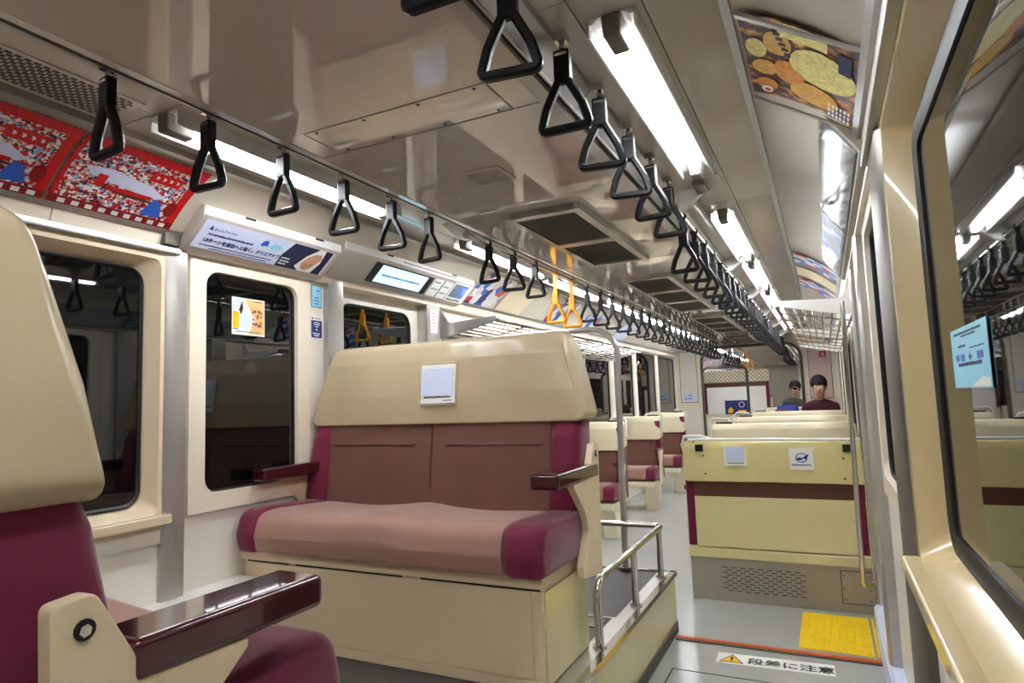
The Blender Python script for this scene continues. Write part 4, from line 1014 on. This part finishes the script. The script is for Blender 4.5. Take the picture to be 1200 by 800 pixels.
# screen header
t, o, r, u, H = header(-1, 2.32, 3.56, 'white header box with a lit information screen above the left door', 0.995, 1.992, 1.952, 1.105, 1.845)
sc_ = part('screen_bezel', MB().slab(o + r * 0.26 + u * 0.012, r, u, 0.53, H - 0.03, 0.003), 'black', t)
part('screen', MB().slab(o + r * 0.315 + u * 0.02 + r.cross(u) * 0.003, r, u, 0.42, H - 0.046, 0.001), 'lcd', sc_)
dashes('screen_print', 'navy_print', sc_, o + r.cross(u) * 0.0042, r, u, 0.5, [(H * 0.42, 0.014, 0.35, 0.70)], 11)
cr = part('route_cards', MB().slab(o + r * 0.81 + u * 0.012, r, u, 0.20, H - 0.03, 0.002), 'white_print', t)
part('card_divider', MB().slab(o + r * 0.905 + u * 0.012 + r.cross(u) * 0.002, r, u, 0.008, H - 0.03, 0.001), 'black', cr)
dashes('card_print', 'grey_plastic', cr, o + r.cross(u) * 0.002, r, u, 0.2, [(H * 0.7, 0.012, 0.82, 0.89), (H * 0.4, 0.010, 0.82, 0.89), (H * 0.6, 0.010, 0.925, 0.99), (H * 0.3, 0.010, 0.925, 1.0)], 12)
pc = part('picture_card', MB().slab(o + r * 1.02 + u * 0.006, r, u, 0.215, H - 0.012, 0.002), 'white_print', t)
part('landscape_picture', MB().slab(o + r * 1.035 + u * 0.04 + r.cross(u) * 0.002, r, u, 0.155, H - 0.055, 0.0008), 'landscape', pc)
dashes('picture_caption', 'black_print', pc, o + r.cross(u) * 0.002, r, u, 0.2, [(0.016, 0.012, 1.04, 1.2)], 13)
dashes('strip_print', 'grey_plastic', t, Vector((-0.988, 2.78, 1.97)), Vector((0, 1, 0)), Vector((0, 0, 1)), 0.6, [(-0.004, 0.008, 0.0, 0.55)], 14)
# right header
t, o, r, u, H = header(1, 1.87, 4.05, 'glossy white header box above the right door', 1.033, 1.99, 1.965, 1.128, 1.826, case='grey_metal')
fp_ = part('face_panel', MB().slab(o + r * 0.03 + u * 0.01, r, u, 2.12, H - 0.02, 0.002), 'mirror_panel', t)
bl_ = part('face_frame', MB().slab(o + r * 0.55 + u * 0.02 + r.cross(u) * 0.002, r, u, 0.62, H - 0.04, 0.001), 'black', t)
part('face_card', MB().slab(o + r * 0.56 + u * 0.025 + r.cross(u) * 0.003, r, u, 0.60, H - 0.05, 0.001), 'landscape', t)

# ------------------------------------------------------------------ notices and stickers on the left wall
XL = -1.183
t = thing('window_sticker', 'white and tan picture sticker on the left pocket window', 'sticker', (-1.19, 1.93, 1.52))
o, r, u = Vector((-1.193, 1.845, 1.522)), Vector((0, 1, 0)), Vector((0, 0, 1))
part('card', MB().slab(o, r, u, 0.172, 0.158, 0.001), 'white_print', t)
nn = r.cross(u)
part('lilac_field', MB().poly(o + nn * 0.001, r, u, [(0.004, 0.06), (0.06, 0.02), (0.10, 0.035), (0.115, 0.07), (0.062, 0.154), (0.004, 0.154)], 0.0005), 'lav_print', t)
part('tan_field', MB().poly(o + nn * 0.001, r, u, [(0.065, 0.154), (0.168, 0.154), (0.168, 0.006), (0.085, 0.006), (0.118, 0.07)], 0.0005), 'tan_print', t)
part('yellow_field', MB().slab(o + r * 0.004 + u * 0.03 + nn * 0.001, r, u, 0.032, 0.068, 0.0006), 'warn_yellow', t)
part('purple_figure', MB().poly(o + r * 0.035 + u * 0.085 + nn * 0.0012, r, u, [(0.0, 0.02), (0.012, 0.0), (0.022, 0.03), (0.018, 0.05), (0.022, 0.06), (0.012, 0.05)], 0.0006), 'shirt_maroon', t)
g = MB(); rb = random.Random(5)
for k in range(22):
    a_, b_ = 0.108 + rb.random() * 0.045, 0.035 + rb.random() * 0.075; g.poly(o + nn * 0.0013, r, u, [(a_ + 0.006 * math.cos(j), b_ + 0.006 * math.sin(j)) for j in (0, 1.25, 2.5, 3.75, 5.0)], 0.0005)
stuff(part('blossom_print', g, 'blossom', t))
dashes('small_print', 'black_print', t, o + nn * 0.0012, r, u, 0.17, [(0.146, 0.005, 0.11, 0.16), (0.022, 0.006, 0.006, 0.034), (0.012, 0.004, 0.02, 0.15)], 15)
t = thing('blue_notice', 'pale blue upright notice above the wireless sign', 'notice', (XL, 2.325, 1.7))
o = Vector((XL, 2.293, 1.688))
part('sheet', MB().slab(o, r, u, 0.068, 0.108, 0.0015), 'navy_print', t)
part('field', MB().slab(o + r * 0.003 + u * 0.003 + nn * 0.0015, r, u, 0.062, 0.102, 0.0006), 'sky_print', t)
dashes('small_print', 'blue_print', t, o + nn * 0.002, r, u, 0.06, [(0.072, 0.016, 0.012, 0.022), (0.078, 0.008, 0.03, 0.056), (0.044, 0.007, 0.02, 0.05), (0.03, 0.007, 0.014, 0.054), (0.014, 0.007, 0.018, 0.054)], 16)
t = thing('wireless_sign', 'navy wireless network sign with white arcs on the left wall', 'sign', (XL, 2.32, 1.6))
o = Vector((XL, 2.290, 1.54))
part('sheet', MB().slab(o - r * 0.003 - u * 0.006, r, u, 0.078, 0.115, 0.0012), 'white_print', t)
part('field', MB().poly(o + nn * 0.0012, r, u, rrect(0.0, 0.072, 0.0, 0.084, 0.006), 0.0006), 'navy_print', t)
for k in range(3):
    rad = 0.010 + 0.010 * k; c = o + r * 0.036 + u * 0.045 + nn * 0.0022
    part('signal_arc', MB().tube([c + r * rad * math.cos(math.radians(a)) + u * rad * math.sin(math.radians(a)) for a in range(45, 136, 10)], 0.0022, 6), 'white_print', t)
part('signal_dot', MB().poly(o + r * 0.036 + u * 0.040 + nn * 0.0018, r, u, [(0.004 * math.cos(a), 0.006 * math.sin(a)) for a in (0, 1.05, 2.1, 3.14, 4.2, 5.25)], 0.0008), 'white_print', t)
dashes('small_print', 'white_print', t, o + nn * 0.0018, r, u, 0.07, [(0.018, 0.006, 0.01, 0.062), (0.008, 0.006, 0.018, 0.056)], 17)
part('red_mark', MB().poly(o + r * 0.008 + u * 0.094 + nn * 0.0014, r, u, [(0.006 * math.cos(a), 0.006 * math.sin(a)) for a in (0, 1.05, 2.1, 3.14, 4.2, 5.25)], 0.0006), 'red_print', t)
dashes('top_print', 'grey_plastic', t, o + nn * 0.0014, r, u, 0.07, [(0.092, 0.005, 0.022, 0.068)], 18)
t = thing('white_notice', 'narrow white notice on the post past the left door', 'notice', (-1.15, 3.33, 1.64))
o = Vector((-1.150, 3.27, 1.64)); part('sheet', MB().slab(o, r, u, 0.075, 0.145, 0.0015), 'white_print', t)
dashes('small_print', 'grey_plastic', t, o + nn * 0.0016, r, u, 0.07, [(0.02 + 0.02 * k, 0.006, 0.01, 0.065) for k in range(6)], 19)
# notice on the right window
t = thing('window_notice', 'pale blue notice sheet stuck on the right window', 'notice', (1.205, 1.22, 1.19))
o, r, u = Vector((1.206, 1.345, 1.196)), Vector((0, -1, 0)), Vector((0, 0, 1)); nn = r.cross(u)
part('sheet', MB().slab(o, r, u, 0.275, 0.098, 0.001), 'sky_print', t)
dashes('small_print', 'navy_print', t, o + nn * 0.001, r, u, 0.27, [(0.087, 0.004, 0.03, 0.24), (0.082, 0.003, 0.09, 0.2), (0.035, 0.006, 0.05, 0.23), (0.066, 0.004, 0.06, 0.12), (0.061, 0.002, 0.15, 0.25)], 20)
g = MB()
for a_, b_, w_ in ((0.035, 0.044, 0.025), (0.075, 0.043, 0.03), (0.20, 0.043, 0.04)): g.slab(o + r * a_ + u * b_ + nn * 0.001, r, u, w_, 0.011, 0.0005)
part('icon_blocks', g, 'blue_print', t)
g = MB().slab(o + r * 0.138 + u * 0.047 + nn * 0.001, r, u, 0.022, 0.003, 0.0005).slab(o + r * 0.1455 + u * 0.0435 + nn * 0.001, r, u, 0.007, 0.010, 0.0005)
part('plus_mark', g, 'navy_print', t)
part('pale_field', MB().poly(o + nn * 0.001, r, u, [(0.14, 0.002), (0.27, 0.002), (0.27, 0.014), (0.22, 0.016), (0.18, 0.009)], 0.0005), 'white_print', t)
# sign and stickers on the end partition
t = thing('extinguisher_sign', 'red fire extinguisher sign on the far right locker door', 'sign', (1.0, Y1 - 0.014, 1.72))
part('plate', MB().slab((0.955, Y1 - 0.012, 1.70), (1, 0, 0), (0, 0, 1), 0.09, 0.095, 0.003), 'red_print', t)
part('white_mark', MB().poly((1.0, Y1 - 0.0152, 1.715), (1, 0, 0), (0, 0, 1), [(-0.012, 0), (0.012, 0), (0.012, 0.045), (0.004, 0.06), (-0.012, 0.05)], 0.001), 'white_print', t)
dashes('red_lettering', 'red_print', t, (0.86, Y1 - 0.0125, 1.83), (1, 0, 0), (0, 0, 1), 0.2, [(0, 0.03, 0.02, 0.2)], 21)
t = thing('locker_notice', 'white notice at the foot of the far left locker door', 'notice', (-0.99, Y1 - 0.013, 1.1))
part('sheet', MB().slab((-1.09, Y1 - 0.0125, 1.11), (1, 0, 0), (0, 0, 1), 0.2, 0.13, 0.002), 'lav_print', t)
dashes('small_print', 'black_print', t, (-1.09, Y1 - 0.0146, 1.11), (1, 0, 0), (0, 0, 1), 0.2, [(0.075, 0.03, 0.02, 0.05), (0.08, 0.015, 0.07, 0.15), (0.03, 0.015, 0.02, 0.15)], 22)

# ------------------------------------------------------------------ passengers
def skin_body(name, verts, edges, mat, parent, root=0, sub=2):
    me = bpy.data.meshes.new(name); me.from_pydata([v[:3] for v in verts], edges, [])
    o = bpy.data.objects.new(name, me); COL.objects.link(o)
    o.modifiers.new('skin', 'SKIN'); sb = o.modifiers.new('sub', 'SUBSURF'); sb.levels = sub; sb.render_levels = sub
    for i, v in enumerate(verts):
        d = me.skin_vertices[0].data[i]; rr_ = v[3]; d.radius = rr_ if isinstance(rr_, tuple) else (rr_, rr_); d.use_root = (i == root); d.use_loose = False
    me.materials.append(MATS[mat]); me.polygons.foreach_set('use_smooth', [True] * len(me.polygons))
    o.modifiers['skin'].use_smooth_shade = True
    o.parent = parent
    return o
def ellipsoid(c, rx, ry, rz, n=14, m=9, cut=None):
    mb = MB(); rings = []
    for i in range(m + 1):
        a = -math.pi / 2 + math.pi * i / m
        rings.append([(c[0] + rx * max(math.cos(a), 0.02) * math.cos(2 * math.pi * k / n), c[1] + ry * max(math.cos(a), 0.02) * math.sin(2 * math.pi * k / n), c[2] + rz * math.sin(a)) for k in range(n)])
    return mb.rings(rings)
def person(label, loc, lean, side_lean, shirt, trousers, reach):
    """seated, facing -y, local origin at the seat under the hips"""
    t = thing('person', label, 'person', loc); t['_o'] = (0, 0, 0)
    sx, sy = side_lean, -lean
    ch = (sx * 0.7, sy * 0.75, 0.47); nk = (sx, sy, 0.635); hd = (sx * 1.15, sy * 1.25 - 0.01, 0.735)
    L = [(0, 0, 0.10, (0.17, 0.13)), (sx * 0.3, sy * 0.35, 0.26, (0.15, 0.11)), (*ch, (0.18, 0.12)), (*nk, 0.055),
         (ch[0] - 0.19, ch[1], ch[2] + 0.06, 0.062), (ch[0] - 0.215, ch[1] - 0.10, ch[2] - 0.18, 0.048), (reach[0][0], reach[0][1], reach[0][2], 0.036),
         (ch[0] + 0.19, ch[1], ch[2] + 0.06, 0.062), (ch[0] + 0.215, ch[1] - 0.08, ch[2] - 0.18, 0.048), (reach[1][0], reach[1][1], reach[1][2], 0.036),
         (-0.10, -0.05, 0.09, 0.09), (-0.13, -0.42, 0.10, 0.065), (-0.13, -0.44, -0.25, 0.048),
         (0.10, -0.05, 0.09, 0.09), (0.13, -0.42, 0.10, 0.065), (0.13, -0.44, -0.25, 0.048)]
    E_ = [(0, 1), (1, 2), (2, 3), (2, 4), (4, 5), (5, 6), (2, 7), (7, 8), (8, 9), (0, 10), (10, 11), (11, 12), (0, 13), (13, 14), (14, 15)]
    b = skin_body('body', L, E_, shirt, t)
    legs = [(0, -0.02, 0.09, 0.15), (-0.11, -0.10, 0.095, 0.10), (-0.13, -0.43, 0.10, 0.075), (-0.13, -0.45, -0.27, 0.056), (-0.13, -0.53, -0.40, 0.04), (0.11, -0.10, 0.095, 0.10), (0.13, -0.43, 0.10, 0.075), (0.13, -0.45, -0.27, 0.056), (0.13, -0.53, -0.40, 0.04)]
    skin_body('trousers', legs, [(0, 1), (1, 2), (2, 3), (3, 4), (0, 5), (5, 6), (6, 7), (7, 8)], trousers, t)
    head = skin_body('head', [(nk[0], nk[1], nk[2] - 0.02, 0.05), (hd[0], hd[1], hd[2], (0.075, 0.085)), (hd[0], hd[1] - 0.01, hd[2] + 0.09, (0.078, 0.092)), (hd[0], hd[1] + 0.005, hd[2] + 0.15, (0.05, 0.06)), (hd[0], hd[1] - 0.105, hd[2] + 0.035, 0.012)], [(0, 1), (1, 2), (2, 3), (1, 4)], 'skin', t)
    hm = ellipsoid((hd[0], hd[1] + 0.018, hd[2] + 0.112), 0.106, 0.116, 0.118, 20, 14)
    hm.v = [(x, (y + 0.075 if (z < hd[2] + 0.068 and y < hd[1] + 0.0) else y), z) for x, y, z in hm.v]
    part('hair', hm, 'hair', t)
    for s in (-1, 1):
        part('eye', ellipsoid((hd[0] + s * 0.03, hd[1] - 0.083, hd[2] + 0.038), 0.007, 0.004, 0.004, 8, 5), 'black', head)
        part('ear', ellipsoid((hd[0] + s * 0.082, hd[1] + 0.01, hd[2] + 0.045), 0.012, 0.02, 0.03, 8, 5), 'skin', head)
    part('mouth', ellipsoid((hd[0], hd[1] - 0.086, hd[2] - 0.02), 0.022, 0.006, 0.006, 8, 5), 'blossom', head)
    for (hx, hy, hz) in reach:
        V = [(hx, hy, hz, 0.03), (hx, hy - 0.05, hz - 0.005, (0.034, 0.016))]; Ed = [(0, 1)]
        for k in range(4):
            dx = -0.027 + 0.018 * k; ln = (0.055, 0.065, 0.062, 0.05)[k]
            i0 = len(V); V += [(hx + dx, hy - 0.085, hz - 0.006, 0.009), (hx + dx * 1.1, hy - 0.085 - ln * 0.6, hz - 0.016, 0.0085), (hx + dx * 1.1, hy - 0.085 - ln, hz - 0.034, 0.0075)]
            Ed += [(1, i0), (i0, i0 + 1), (i0 + 1, i0 + 2)]
        i0 = len(V); V += [(hx - 0.035, hy - 0.03, hz - 0.004, 0.0105), (hx - 0.055, hy - 0.06, hz - 0.012, 0.009)]; Ed += [(0, i0), (i0, i0 + 1)]
        skin_body('hand', V, Ed, 'skin', t, sub=1)
    return t
person('person with black hair in a maroon top leaning forward on the far right seat', (0.925, 9.83, 0.455), 0.20, 0.0, 'shirt_maroon', 'trousers_navy', [(-0.20, -0.52, 0.32), (0.10, -0.45, 0.24)])
person('person in dark green top sitting beyond the gangway, left of the maroon one', (0.46, 13.05, 0.455), 0.06, 0.03, 'shirt_green', 'trousers_navy', [(-0.16, -0.42, 0.24), (0.14, -0.42, 0.24)])
t = thing('backpack', 'blue and maroon backpack on the seat beside the person in maroon', 'backpack', (0.52, 9.85, 0.455))
bgm = MB(); puffy(bgm, rpoly([(9.78, 0.46), (9.76, 0.90, 0.05), (9.82, 1.02, 0.06), (9.96, 1.0, 0.05), (9.97, 0.46)], 0.03), 0.36, 0.64, 0.05, 6); part('pouch', bgm, 'bag_blue', t)
bgm = MB(); puffy(bgm, rpoly([(9.70, 0.48), (9.71, 0.94, 0.05), (9.77, 0.97, 0.03), (9.77, 0.48)], 0.02), 0.34, 0.54, 0.02, 4); part('front_pocket', bgm, 'plush_maroon', t)
part('strap', MB().tube([(0.44, 9.88, 1.0), (0.46, 9.87, 1.05), (0.54, 9.87, 1.05), (0.56, 9.88, 1.0)], 0.008, 6), 'bag_blue', t)

# tidy helper properties
for ob in list(bpy.data.objects):
    if '_o' in ob: del ob['_o']
